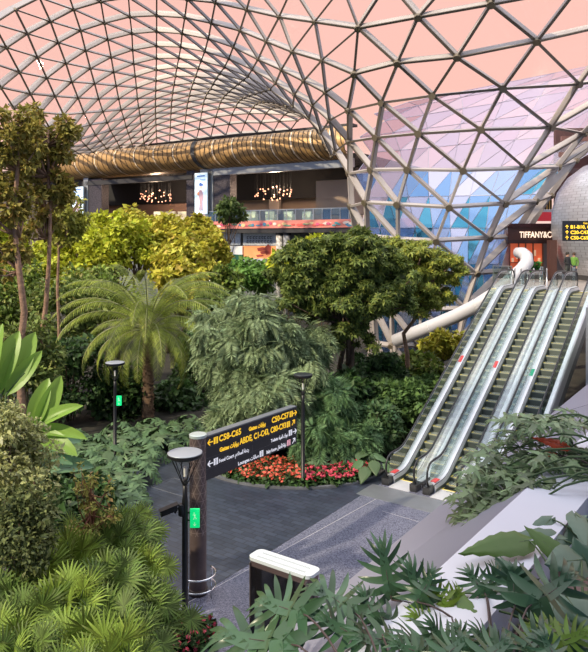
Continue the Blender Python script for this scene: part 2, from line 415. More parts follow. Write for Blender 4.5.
# line between pavers and terrazzo: through G(205,592) and G(378,485) along the hall axis
A0 = G(205, 592); B0 = G(378, 485); UX = (B0-A0).normalized(); VX = V(UX.y, -UX.x, 0)
def slab(name, poly, z0, z1, m, label):
    mb = MB(); mb.prism([(p[0], p[1]) for p in poly], (0, 0, z0), (1, 0, 0), (0, 1, 0), (0, 0, z1-z0)); o = mb.build(name, m); return tag(o, label, None, None, 'structure')
q = [A0-UX*14, B0+UX*1.2, B0+UX*1.2+VX*22, A0-UX*14+VX*22]
slab('floor', q, -.06, 0, m_terr, 'speckled grey terrazzo floor of the concourse')
pv = [A0-UX*2.0, B0+UX*1.2, B0+UX*1.2-VX*.6, V(1.4, 25, 0), V(.4, 30, 0), V(-3.2, 31, 0), V(-5, 28.0, 0), V(-5.6, 24.8, 0), V(-6.6, 22.0, 0), V(-5.6, 19.5, 0), V(-4.6, 17.5, 0), V(-3.4, 15.6, 0), V(-3.0, 14, 0)]
pv[0] = A0-UX*1.6
slab('path', pv, -.06, -.001, m_pav, 'dark blue grey paved garden path')
m_joint2 = mat('light_joint', (.36, .35, .37), .4)
mb = MB()
ja, jb = G(275.7, 554), G(352, 512); jd = (jb-ja).normalized(); mb.box(ja-jd*9, jd*14.4, V(jd.y, -jd.x, 0)*.018, V(0, 0, .003))
for px, py in ((382, 511), (262, 575)): a_ = G(px, py); mb.box(a_, V(jd.y, -jd.x, 0)*9, jd*.012, V(0, 0, .002))
tag(mb.build('floor_joint', m_joint2), 'thin pale joint lines in the speckled floor', None, None, 'structure')
# thin frame inlay in the dark paving
mb = MB(); p = G(151, 487)
for a, b in (((0, 0), (1.5, 0)), ((0, 1.0), (1.5, 1.0)), ((0, 0), (0, 1.0)), ((1.5, 0), (1.5, 1.0))):
    s_ = p+VX*a[0]+UX*a[1]; e_ = p+VX*b[0]+UX*b[1]; d_ = e_-s_; n_ = V(-d_.y, d_.x, 0).normalized()*.03
    mb.box(s_, d_, n_, V(0, 0, .004))
tag(mb.build('trim_1', mat('inlay_grey', (.10, .105, .12), .4)), 'thin grey rectangular hatch outline set in the dark paving', None, None, 'structure')

# ---- long facade across the garden: plane through two points, W along it, NW towards the viewer
FA = V(-26.6, 86, 0); FB = V(1.62, 68.5, 0); W = (FB-FA).normalized(); NW = V(W.y, -W.x, 0)
if NW.y > 0: NW = -NW
def fp(px, py, off=0.0):
    """point on the facade plane pushed back by off"""
    o = FA-NW*off; r = V((px-CX)/F, 1, -(py-HY)/F); t = (o.x*NW.x+o.y*NW.y)/(r.x*NW.x+r.y*NW.y)
    return V(0, 0, CH)+r*t
def fpz(px, z, off=0.0):
    p = fp(px, HY, off); return V(p.x, p.y, z)
def fpanel(mb, x0, x1, y0, y1, off=0.0, th=.2, mi=0, zf=None):
    """upright panel on the facade between pixel columns, its height read at its middle"""
    xm = (x0+x1)/2; zt = fp(xm, y0, off).z; zb = fp(xm, y1, off).z
    a = fpz(x0, zb, off); b = fpz(x1, zb, off)
    mb.box(a, b-a, V(0, 0, zt-zb), -NW*th, mi)
m_gold = mat('bronze_slat_cladding', (.40, .235, .09), .42, .3, noise=(.25, .12))
m_goldline = mat('warm_light_seam', (.75, .6, .42), .4, .1)
m_seam = mat('dark_seam', (.05, .03, .015), .7)
m_soffit = mat('dark_soffit', (.035, .033, .035), .6)
m_dkcol = mat('dark_patterned_panel', (.055, .045, .055), .5, .2, bump=(9, .6), noise=(7, .5))
m_greycol = mat('grey_metal_column', (.34, .35, .36), .4, .4)
m_wallbr = mat('warm_plaster', (.30, .175, .12), .7, noise=(.2, .15))
m_beige = mat('beige_stone', (.46, .33, .23), .7, noise=(.25, .12))
m_black = mat('black_ceiling', (.010, .009, .010), .8)
beam = tag(empty('fascia_beam', fpz(200, 15.5)), 'long curved bronze slatted beam carrying the edge of the glass roof', 'beam')
prof = [(.2, 19.25), (-.7, 19.0), (-1.35, 18.3), (-1.6, 17.4), (-1.45, 16.7), (-.95, 16.15), (-.2, 15.85), (.6, 15.8)]
def barrel(mb, xa, xb, infl=0.0, mi=0, seg=1):
    a = fpz(xa, 0); b = fpz(xb, 0)
    R_ = []
    for q_ in range(seg+1):
        c_ = a+(b-a)*q_/seg
        R_.append([c_-NW*(o-(-.2 if False else 0))+NW*infl+V(0, 0, z)-NW*0 for o, z in prof])
    vs = [v for g in R_ for v in g]; n = len(prof); fs = []
    for i in range(seg):
        for k in range(n-1): fs.append((i*n+k, (i+1)*n+k, (i+1)*n+k+1, i*n+k+1))
    mb.add(vs, fs, mi)
mb = MB(); barrel(mb, 30, 352, 0, 0, 1); mb.build('cladding', m_gold, beam, True)
def rib_on_barrel(mb, px, w, infl, slant=.9):
    a = fpz(px, 0); n = len(prof); vs = []
    for k, (o, z) in enumerate(prof):
        s_ = slant*(k/(n-1))**1.3*2.2
        for e in (0, w): vs.append(a+W*(s_+e)-NW*o+NW*infl+V(0, 0, z))
    mb.add(vs, [(2*k, 2*k+1, 2*k+3, 2*k+2) for k in range(n-1)])
mb = MB()
for i in range(65): rib_on_barrel(mb, 48+i*4.6, .10, .03)
o = mb.build('slat_gap', m_seam, beam)
for i in range(15):
    mb = MB(); rib_on_barrel(mb, 62+i*19.3, .16, .06); mb.build('light_seam', m_goldline, beam)
mb = MB(); rib_on_barrel(mb, 196, .5, .09); mb.build('expansion_joint', m_soffit, beam)
mb = MB(); a = fpz(30, 19.2); b = fpz(352, 19.2); mb.box(a, b-a, -NW*1.2, V(0, 0, .25)); mb.build('gutter', m_soffit, beam)
mb = MB()
for c in list(range(5, -5, -1)):
    k = ('L', 16, c)
    if k in RP:
        p = RP[k]; base = fpz((p.x/p.y)*F+CX, 19.35, .2)
        for s_ in (-.6, .6): mb.beam(base+W*s_, p, .10, .10, V(0, -1, 0))
for c in range(6, 13):
    k = ('L', 21-c, c)
    if k in RP:
        p = RP[k]; base = fpz((p.x/p.y)*F+CX, 19.35, .2)
        for s_ in (-.5, .5): mb.beam(base+W*s_, p, .10, .10, V(0, -1, 0))
mb.build('roof_bracket', m_greycol, beam)

fac = tag(empty('wall_back', fpz(200, 0)), 'far upper hall with two open dark restaurant bays', None, None, 'structure')
mb = MB(); fpanel(mb, 200, 352, 163, 171.5, -.3, .6); mb.build('lintel', m_greycol, fac)
mb = MB(); fpanel(mb, 82, 192, 178, 182.5, -.3, .6); mb.build('lintel', m_soffit, fac)
# bays: black ceiling, warm walls
mb = MB(); a = fpz(60, 16.2, 0); b = fpz(360, 16.2, 0); mb.box(a, b-a, -NW*16, V(0, 0, .3)); mb.build('bay_ceiling', m_black, fac)
mb = MB(); a = fpz(60, 12.9, 8.6); b = fpz(362, 12.9, 8.6); mb.box(a, b-a, -NW*.3, V(0, 0, 3.4)); mb.build('bay_upper_wall', m_black, fac)
mb = MB(); a = fpz(60, 9.6, 9); b = fpz(192, 9.6, 9); mb.box(a, b-a, -NW*.3, V(0, 0, 4.2)); mb.build('bay_wall', m_wallbr, fac)
mb = MB(); a = fpz(216, 9.6, 11); b = fpz(362, 9.6, 11); mb.box(a, b-a, -NW*.3, V(0, 0, 4.6)); mb.build('bay_wall', m_beige, fac)
mb = MB(); fpanel(mb, 316, 352, 180, 214, 3, 4); mb.build('stone_block', m_beige, fac)
mb = MB(); fpanel(mb, 269, 279, 183, 214, 9, .5); mb.build('bay_pier', mat('pale_pier', (.5, .4, .32), .6), fac)
mb = MB(); a = fpz(55, 9.2); b = fpz(420, 9.2); mb.box(a, b-a, -NW*14, V(0, 0, .3)); mb.build('bay_floor', m_soffit, fac)
for (x0, x1, y0, y1) in ((88, 101.5, 179, 222), (186.5, 194.5, 168, 222), (213, 230, 167, 222)):
    mb = MB(); fpanel(mb, x0, x1, y0, y1, -.2, 1.2); mb.build('patterned_column', m_dkcol, fac)
for (x0, x1, y0, y1) in ((83.5, 88, 178, 225), (207.5, 213, 168, 235), ):
    mb = MB(); fpanel(mb, x0, x1, y0, y1, -.3, 1.0); mb.build('metal_column', m_greycol, fac)
# lower storey behind the trees
m_lower = mat('lower_wall_grey', (.16, .17, .17), .5, .1, noise=(1.2, .25))
mb = MB(); a = fpz(-260, 0, 1.5); b = fpz(420, 0, 1.5); mb.box(a, b-a, -NW*.4, V(0, 0, 9.2)); mb.build('lower_wall', m_lower, fac)
mb = MB(); fpanel(mb, -260, 83, 179, 300, .6, .5); mb.build('end_wall', mat('end_wall_brown', (.09, .07, .055), .7, noise=(.3, .3)), fac)
mb = MB(); a = fpz(190, 8.75, -.8); b = fpz(420, 8.75, -.8); mb.box(a, b-a, -NW*2, V(0, 0, .45)); mb.build('slab_edge', m_soffit, fac)

# art band under the balcony
band = tag(empty('mural_band', fpz(270, 9.2, -.9)), 'long salmon pink printed band along the balcony edge with coloured patches', 'mural')
mb = MB(); a = fpz(188, 9.22, -.9); b = fpz(420, 9.22, -.9); mb.box(a, b-a, -NW*.1, V(0, 0, .8)); mb.build('panel', mat('mural_pink', (.80, .27, .22), .5), band)
rr = random.Random(5)
pal = [(.75, .12, .1), (.08, .25, .4), (.85, .6, .3), (.1, .4, .42), (.9, .75, .65), (.65, .1, .2), (.15, .3, .2)]
pm = [mat('mural_col_%s' % 'abcdefg'[i], c_, .5) for i, c_ in enumerate(pal)]
mb = MB()
for i in range(46):
    px = 190+i*3.6+rr.uniform(-1, 1); z0 = 9.27+rr.uniform(0, .3); h = rr.uniform(.18, .42); w_ = rr.uniform(.3, 1.1)
    a = fpz(px, z0, -.93); n = 7
    poly = [(math.cos(2*PI*k/n)*w_/2*rr.uniform(.7, 1.1)+w_/2, math.sin(2*PI*k/n)*h/2*rr.uniform(.7, 1.1)+h/2) for k in range(n)]
    mb.prism(poly, a, W, V(0, 0, 1), NW*.01*(1+i % 3), rr.randrange(7))
mb.build('printed_shape', pm, band)['kind'] = 'stuff'
# balcony guard rail
rail = tag(empty('glass_balustrade', fpz(275, 10, -.6)), 'glass guard rail with grey posts along the far balcony', 'railing')
m_gl = glass('rail_glass', (.75, .88, .88), .08)
m_rail = mat('rail_grey', (.45, .47, .48), .35, .6)
mb = MB(); a = fpz(205, 10.05, -.6); b = fpz(352, 10.05, -.6); mb.box(a, b-a, -NW*.03, V(0, 0, 1.05)); mb.build('glass_panel', m_gl, rail)
mb = MB(); mb.box(a+V(0, 0, 1.05), b-a, -NW*.08, V(0, 0, .08)); mb.build('top_rail', m_rail, rail)
for i in range(17):
    mb = MB(); p = fpz(206+i*8.9, 10.05, -.65); mb.box(p, W*.09, -NW*.05, V(0, 0, 1.1)); mb.build('post', m_rail, rail)
# cream booths behind the rail
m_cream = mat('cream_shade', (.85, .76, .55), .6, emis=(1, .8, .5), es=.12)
for i, (x, c_) in enumerate([(158, 0), (170.5, 0), (182, 0), (251, 1), (269.5, 1), (288, 1), (306.5, 1)]):
    t = tag(empty('booth_seat', fpz(x, 9.5, 1.2)), None, 'seat', 'cream booths on the far balcony')
    t['label'] = ['cream square booth on the far balcony in the left bay', 'cream square booth behind the far balcony glass in the right bay'][c_]
    mb = MB(); fpanel(mb, x-4.2, x+4.2, 211.5, 222, 1.2, .25); fpanel(mb, x-4.2, x-3.4, 214, 222, .6, .6); fpanel(mb, x+3.4, x+4.2, 214, 222, .6, .6); mb.build('backrest', m_cream, t)
    mb = MB(); fpanel(mb, x-3.3, x+3.3, 217.5, 222, .5, .6); mb.build('seat', m_cream, t)
for i, (x, w_, c_) in enumerate([(322, 8, (.03, .05, .12)), (340, 9, (.04, .06, .14)), (236, 6, (.05, .06, .07))]):
    mb = MB(); fpanel(mb, x, x+w_, 210, 221, .8, .3); fpanel(mb, x-.5, x+w_+.5, 209.4, 210.4, .75, .4)
    tag(mb.build('display_screen', mat('screen_%s' % 'abc'[i], c_, .3)), ['dark screen cabinet in front of the beige block on the balcony', 'dark blue screen cabinet at the right end of the balcony', 'small dark cabinet beside the patterned column on the balcony'][i], 'screen')
# chandeliers: stems and glowing drops
m_drop = mat('lit_amber_glass', (.9, .45, .3), .3, emis=(1.0, .42, .26), es=1.6)
m_stem = mat('black_stem', (.02, .02, .02), .5)
for (x0, x1, y0, y1, off, top, lab) in ((140, 171, 189, 204, 5, 180, 'chandelier of glowing amber drops in the left bay'), (255, 294, 186, 202, 5, 170, 'wide chandelier of glowing amber drops in the right bay')):
    t = tag(empty('chandelier', fp((x0+x1)/2, top-3, off)), lab, 'chandelier')
    n = 34; mbs = MB()
    for i in range(n):
        f = rr.random(); px = x0+(x1-x0)*f; py = (y0+y1)/2+(y1-y0)*.5*rr.uniform(-1, 1)*(1-abs(f-.5)*.9); o_ = off+rr.uniform(-1.2, 1.2)
        p = fp(px, py, o_); mb = MB(); mb.lathe(p, [(0, -.10), (.07, -.05), (.09, 0), (.07, .06), (0, .10)], 6); mb.build('glass_drop', m_drop, t)
        mbs.tube([p, V(p.x, p.y, 16.2)], .012, 4)
    mbs.build('suspension_wire', m_stem, t)
# advertising screens with a standing figure
def ad_screen(x0, x1, y0, y1, lab, flip):
    c = fp((x0+x1)/2, y1, -.9); t = tag(empty('advertising_screen', c), lab, 'screen')
    mb = MB(); fpanel(mb, x0-.4, x1+.4, y0-.4, y1+.4, -.75, .35); mb.build('housing', m_greycol, t)
    mb = MB(); fpanel(mb, x0, x1, y0, y1, -.9, .05)
    mb.build('display', mat('lit_screen', (.6, .75, .85), .4, emis=(.62, .78, .9), es=.75), t)
    def sh(polys, name, col, off):
        mb = MB(); a = fp(x0, y1, off); zt = fp((x0+x1)/2, y0, off).z; h = zt-a.z; b = fp(x1, y1, off); w_ = (b-a).length
        a.z = fp((x0+x1)/2, y1, off).z
        for poly in polys:
            mb.prism([((1-u if flip else u)*w_, v*h) for u, v in poly], a, W, V(0, 0, 1), NW*.01)
        mb.build(name, mat('ad_'+name, col, .5, emis=col, es=.7), t)
    ell = lambda cx, cy, rx, ry, n=12: [(cx+rx*math.cos(2*PI*k/n), cy+ry*math.sin(2*PI*k/n)) for k in range(n)]
    sh([[(.38, .32), (.30, .50), (.34, .58), (.50, .60), (.62, .56), (.70, .42), (.62, .30), (.64, .10), (.52, .08), (.50, .28), (.46, .08), (.36, .08)]], 'figure_coat', (.42, .28, .33), -.96)
    sh([ell(.5, .66, .10, .05)], 'figure_face', (.7, .45, .36), -.97)
    sh([ell(.5, .715, .17, .035), ell(.46, .74, .09, .03)], 'figure_hat', (.06, .13, .4), -.98)
    sh([ell(.28, .5, .09, .045)], 'figure_bag', (.75, .3, .15), -.98)
    sh([[(.18, .915), (.82, .915), (.82, .945), (.18, .945)], [(.4, .845), (.86, .845), (.86, .858), (.4, .858)], [(.5, .82), (.86, .82), (.86, .83), (.5, .83)]], 'caption', (.05, .12, .35), -.96)
ad_screen(194.8, 207.2, 173, 214, 'tall lit advertising screen with a figure in a blue hat, between the two bays', False)
ad_screen(72.5, 83, 187, 218, 'tall lit advertising screen half hidden by the tree at the far left column', True)

# shops under the balcony
def fbox(name, x0, x1, y0, y1, off, th, m, parent=None): 
    mb = MB(); fpanel(mb, x0, x1, y0, y1, off, th); return mb.build(name, m, parent)
shop = tag(empty('food_kiosk', fpz(250, 0, .4)), 'shop front with orange artwork panel and white lettered sign under the balcony', 'shop')
fbox('metal_panel', 214, 240.5, 232.5, 245, .6, .3, mat('silver_mesh', (.42, .45, .46), .4, .5, noise=(6, .3)), shop)
fbox('sign_panel', 243, 276, 233, 245.5, .55, .3, mat('pale_grey_panel', (.50, .53, .55), .4, noise=(5, .2)), shop)
fbox('art_panel', 243.5, 276, 246, 259, .5, .3, mat('orange_panel', (.85, .33, .13), .5, emis=(.9, .3, .1), es=.25), shop)
mb = MB()
for (x, y, w_, h_) in ((258, 248, 10, 3), (261, 251.5, 9, 2.5), (266, 246.8, 5, 8), (257, 255, 7, 2)):
    a = fp(x, y+h_, .45); s_ = 9.0
    mb.prism([(0, 0), (w_/9, .1), (w_/9*1.1, h_/9), (w_/18, h_/7), (-.1, h_/10)], a, W, V(0, 0, 1), NW*.03)
mb.build('printed_picture', mat('dark_red_print', (.32, .05, .03), .5), shop)
fbox('white_panel', 229, 242.3, 246, 254.5, .3, .3, mat('white_panel', (.8, .82, .8), .5), shop)
fbox('green_panel', 229, 242.3, 254.5, 263, .3, .3, mat('deep_green', (.02, .12, .07), .4), shop)
fbox('counter', 243.5, 265, 258.6, 264, -.3, .8, mat('pale_counter', (.55, .58, .66), .4, noise=(4, .3)), shop)
fbox('shelf', 214, 228.5, 246, 262, .5, .3, mat('dark_shop', (.05, .05, .05), .5), shop)
mb = MB()
for i in range(9):
    for j_ in range(2):
        a = fp(247+i*2.9+rr.uniform(-.3, .3), 239+j_*4, .5); 
        mb.prism([(0, 0), (.22, 0), (.22, .07), (.08, .07), (.08, .22), (.24, .22), (.24, .3), (0, .3)], a, W, V(0, 0, 1), NW*.03)
tag(mb.build('lettering', mat('sign_ink', (.12, .13, .14), .5), shop), None, None, None, 'stuff')
for i, x in enumerate((279.5, 286.8)):
    t = tag(empty('decorated_column', fpz(x, 0, -.4)), ['pale flower patterned column right of the orange shop panel', 'pale flower patterned column furthest right under the balcony'][i], 'column')
    mb = MB(); p = fpz(x, 0, -.2); mb.lathe(p, [(.36, 0), (.36, 8.7)], 16); mb.build('shaft', mat('floral_print', (.5, .48, .44), .6, noise=(3.5, .75)), t, True)
    mb = MB(); mb.lathe(p, [(.42, 8.5), (.42, 8.74)], 16); mb.build('cap', m_soffit, t)
fbox('menu_board', 196.5, 213, 278, 283.5, -22, .15, m_soffit); tag(bpy.data.objects['menu_board'], 'small dark board with two pale dots seen between the trees', 'sign')
mb = MB()
for x in (200, 205, 209): 
    a = fp(x, 281.6, -22.03); mb.box(a, W*.28, V(0, 0, .12), NW*.01)
mb.build('lettering', mat('white_ink', (.8, .8, .8), .5), bpy.data.objects['menu_board'])
mb = MB(); p = fp(205, 283.5, -22); mb.tube([V(p.x, p.y-.1, 0), V(p.x, p.y-.1, p.z)], .06, 8); mb.build('post', m_soffit, bpy.data.objects['menu_board'])

# ================================================================ upper floor and shops beyond the escalators
ZF = 5.65
E0 = V(2.87, 22.1, 0)
def ep(u, v, h): return E0+U2*u+V2*v+V(0, 0, h)
mb = MB(); fl = [ep(12.1, -.35, 0), ep(33, -.35, 0), ep(33, 26, 0), ep(12.1, 26, 0)]
mb.prism([(p.x, p.y) for p in fl], (0, 0, ZF-.6), (1, 0, 0), (0, 1, 0), (0, 0, .59))
tag(mb.build('upper_floor', mat('upper_tiles', (.38, .33, .30), .25, noise=(1, .1))), 'upper floor slab at the top of the escalators', None, None, 'structure')
def ux(px, py, d): return P(px, py, d)
shop2 = tag(empty('jewellery_shop', P(530, 284, 44)), 'small shop with brown fascia and glowing orange red window at the top landing', 'shop')
sd = 44.0
def sbox(name, x0, x1, y0, y1, d, th, m, parent=shop2):
    a = P(x0, y1, d); b = P(x1, y1, d); t_ = P(x0, y0, d)
    mb = MB(); mb.box(a, b-a, V(0, 0, t_.z-a.z), V(0, th, 0)); return mb.build(name, m, parent)
sbox('fascia', 508, 555, 227, 240, sd, .8, mat('brown_fascia', (.10, .032, .02), .4))
sbox('cornice', 506, 556, 223.5, 227, sd-.2, 1.0, mat('dark_red_trim', (.07, .012, .012), .5))
sbox('lit_window', 510, 543, 243, 274, sd+.3, .2, mat('orange_window', (.8, .16, .07), .4, emis=(.9, .16, .06), es=.38))
sbox('window_header', 508, 555, 240, 243.5, sd, .5, mat('brown_fascia2', (.06, .022, .016), .4))
sbox('plinth', 508, 555, 274, 284, sd, .6, mat('pale_plinth', (.42, .35, .3), .5))
for x in (510, 519, 526, 533.5, 543, 549): sbox('mullion', x-.45, x+.45, 243.5, 274, sd-.02, .15, mat('bronze_frame', (.22, .09, .05), .4, .5))
for i in range(7):
    x = 512+i*4.4; sbox('displayed_item', x, x+2, 258-(i % 3)*4, 262-(i % 3)*3, sd+.15, .1, mat('cream_item', (.9, .6, .4), .5, emis=(1, .6, .35), es=.4))
sbox('shelf', 511, 542, 262.3, 263.1, sd+.1, .25, mat('bronze_frame', (.2, .09, .05)))
def text(body, size, loc, xa, ya, m, parent, name='lettering', align='LEFT', ext=.005, sx=1.0, bold=0.0):
    cu = bpy.data.curves.new(name, 'FONT'); cu.body = body; cu.size = size; cu.extrude = ext; cu.align_x = align; cu.materials.append(m); cu.offset = bold; cu.space_character = 1.02
    cu.resolution_u = 3
    o = bpy.data.objects.new(name, cu); C.objects.link(o)
    xa, ya = Vector(xa).normalized(), Vector(ya).normalized(); za = xa.cross(ya)
    M = Matrix((xa*sx, ya, za)).transposed().to_4x4(); l = Vector(loc)-(WL[parent.name] if parent else V(0, 0, 0)); M.translation = l
    bpy.context.view_layer.update()
    me = bpy.data.meshes.new_from_object(o.evaluated_get(bpy.context.evaluated_depsgraph_get())); me.transform(M)
    bpy.data.objects.remove(o); o = bpy.data.objects.new(name, me); C.objects.link(o)
    if parent: o.parent = parent; WL[o.name] = WL[parent.name]
    return o
text('TIFFANY&Co.', .55, P(519.5, 237.5, sd-.06), (1, 0, 0), (0, 0, 1), mat('lit_letters', (.9, .75, .6), .4, emis=(1, .75, .55), es=1.2), shop2, bold=.012, sx=.72)
# dark bronze pylon between shop and drum
sbox('pylon', 550, 557, 240, 296, 40.5, .5, mat('bronze_pylon', (.11, .05, .035), .35, .4), None)
tag(bpy.data.objects['pylon'], 'dark bronze leaning pylon beside the shop window at the top landing', 'column')
# ceiling zone above the shop
cz = tag(empty('wall_right', P(570, 200, 52)), 'dark red brown upper storey behind the silver drum', None, None, 'structure')
sbox('upper_wall', 556, 690, 128, 232, 54, .5, mat('dark_red_wall', (.085, .035, .03), .7, noise=(.3, .3)), cz)
sbox('red_band', 529, 556, 212, 221, 50, .4, mat('red_sign_band', (.55, .03, .04), .5, emis=(.6, .03, .04), es=.3), cz)
sbox('pale_band', 529, 556, 209.5, 212, 50, .5, mat('pale_trim', (.55, .5, .48), .5), cz)
sbox('gold_shelf', 538, 552, 200, 209, 52, .4, mat('amber_lit_shelf', (.6, .38, .14), .5, emis=(.7, .4, .12), es=.25), cz)
for i in range(6): sbox('shelf_divider', 538+i*2.6, 538.7+i*2.6, 199, 209.5, 51.8, .2, mat('dark_divider', (.05, .03, .02), .5), cz)
sbox('back_wall', 500, 700, 236, 296, 58, .5, mat('far_hall_wall', (.22, .15, .12), .7, noise=(.3, .3)), cz)
for i, y in enumerate((136, 152, 168, 184)): sbox('ceiling_rib', 562+i*-2, 690, y, y+5, 50, .3, mat('brown_rib', (.16, .075, .06), .5), cz)
# silver drum
m_drum = bpy.data.materials.new('silver_scales'); m_drum.use_nodes = True
_n = m_drum.node_tree.nodes; _l = m_drum.node_tree.links; _b = _n['Principled BSDF']; _tc = _n.new('ShaderNodeTexCoord'); _br = _n.new('ShaderNodeTexBrick')
_br.inputs['Scale'].default_value = 1; _br.inputs['Brick Width'].default_value = .022; _br.inputs['Row Height'].default_value = .017; _br.inputs['Mortar Size'].default_value = .0008
_br.inputs['Color1'].default_value = (.40, .41, .45, 1); _br.inputs['Color2'].default_value = (.50, .51, .56, 1); _br.inputs['Mortar'].default_value = (.26, .26, .29, 1)
_l.new(_tc.outputs['UV'], _br.inputs['Vector']); _l.new(_br.outputs['Color'], _b.inputs['Base Color']); _b.inputs['Metallic'].default_value = .6; _b.inputs['Roughness'].default_value = .38
def uv_lathe(name, c, prof, n, m, parent):
    vs = []; fs = []; uvs = []
    for i, (r, z) in enumerate(prof):
        for k in range(n+1):
            a = 2*PI*k/n; vs.append((c[0]+r*math.cos(a), c[1]+r*math.sin(a), c[2]+z)); uvs.append((k/n, i/(len(prof)-1)))
    for i in range(len(prof)-1):
        for k in range(n): fs.append((i*(n+1)+k, i*(n+1)+k+1, (i+1)*(n+1)+k+1, (i+1)*(n+1)+k))
    off = WL[parent.name] if parent else V(0, 0, 0)
    me = bpy.data.meshes.new(name); me.from_pydata([(x-off.x, y-off.y, z-off.z) for x, y, z in vs], [], fs)
    ul = me.uv_layers.new(name='UVMap')
    for p in me.polygons:
        for li in p.loop_indices: ul.data[li].uv = uvs[me.loops[li].vertex_index]
    return link(name, me, m, parent, True)
dc = P(645, 240, 41); dc.z = ZF
drum = tag(empty('silver_pavilion', dc), 'large rounded pavilion clad in small silver scales beside the top landing', 'pavilion')
prof_ = [(4.3, 0), (4.8, .8), (5.15, 1.8), (5.35, 3.0), (5.3, 4.2), (5.0, 5.3), (4.4, 6.2), (3.5, 6.9), (2.2, 7.3), (.01, 7.45)]
uv_lathe('shell', dc, prof_, 72, m_drum, drum)
mb = MB(); mb.lathe(dc, [(4.5, 0), (4.5, .25), (4.35, .3)], 48); mb.build('plinth', m_soffit, drum)
# hanging direction board
bd = P(563, 241, 33.5); b2 = P(600, 241, 33.5)
hb = tag(empty('hanging_sign', bd), 'black hanging direction sign with yellow lettering in front of the silver pavilion', 'sign')
mb = MB(); mb.box(bd, b2-bd, V(0, .12, 0), V(0, 0, 1.0)); mb.build('board', mat('sign_black', (.012, .012, .014), .35), hb)
m_yel = mat('yellow_letters', (.95, .62, .05), .4, emis=(1, .6, .03), es=.75)
for i, s_ in enumerate(['🡡 B1-B10, C1-C43', '↑ C2, C80-C93', '↑ C50-C57, C65'][0:0] or ['\u2191 B1-B10, C1-C43', '\u2191 C20-C43, C80-C93', '\u2191 C50-C65, D-E']):
    text(s_, .235, bd+V(.1, -.01, .62-.27*i), (1, 0, 0), (0, 0, 1), m_yel, hb, bold=.006)
text('Gates', .14, bd+V(1.0, -.01, .84), (1, 0, 0), (0, 0, 1), m_yel, hb)
mb = MB()
for z in (.3, .8): mb.tube([bd+V(1.0, .1, z), bd+V(4.6, 3.2, z)], .035, 6)
mb.build('bracket', m_rail, hb)
# ================================================================ escalators
RISE = ZF; UA, UB = 1.25, 1.25+ZF/math.tan(math.radians(30)); UE = 12.35
T30 = math.tan(math.radians(30))
def zn(u):
    def ramp(x, r=.35): return 0 if x < -r else (x if x > r else (x+r)**2/(4*r))
    return T30*(ramp(u-UA)-ramp(u-UB))
US = [.0, .35, .7, .95, 1.15, 1.3, 1.45, 1.7]+[2+k*.8 for k in range(11)]+[10.5, 10.75, 10.9, 11.05, 11.25, 11.5, 12.0, 12.6, 13.1]
def sweep(mb, prof, us, mi=0, o=None):
    """profile [(v, h)] carried along the incline"""
    n = len(prof); vs = []; fs = []
    for u in us:
        for v, h in prof: vs.append(ep(u, v, zn(u)+h))
    for i in range(len(us)-1):
        for k in range(n):
            k2 = (k+1) % n; fs.append((i*n+k, i*n+k2, (i+1)*n+k2, (i+1)*n+k))
    fs.append(tuple(range(n))[::-1]); fs.append(tuple((len(us)-1)*n+k for k in range(n)))
    return mb.add(vs, fs, mi)
m_deck = mat('brushed_aluminium', (.66, .66, .68), .42, .55, noise=(2.5, .06))
m_deck2 = mat('pale_cladding', (.62, .64, .68), .38, .35)
m_blk = mat('black_rubber', (.012, .012, .014), .35)
m_tread = mat('step_tread', (.27, .30, .26), .5, .2, noise=(8, .12))
m_riser = mat('step_riser', (.075, .09, .08), .5, .2)
m_ylw = mat('yellow_edge', (.62, .50, .10), .5)
m_eglass = glass('balustrade_glass', (.80, .90, .90), .07)
m_red = mat('red_sticker', (.85, .08, .08), .5); m_grn = mat('green_sticker', (.02, .42, .22), .5)
PITCH = 1.45
step_mesh = None
labs = ['left escalator of the three, beside the hedge', 'middle escalator of the three, between the other two', 'right escalator of the three, next to the white parapet']
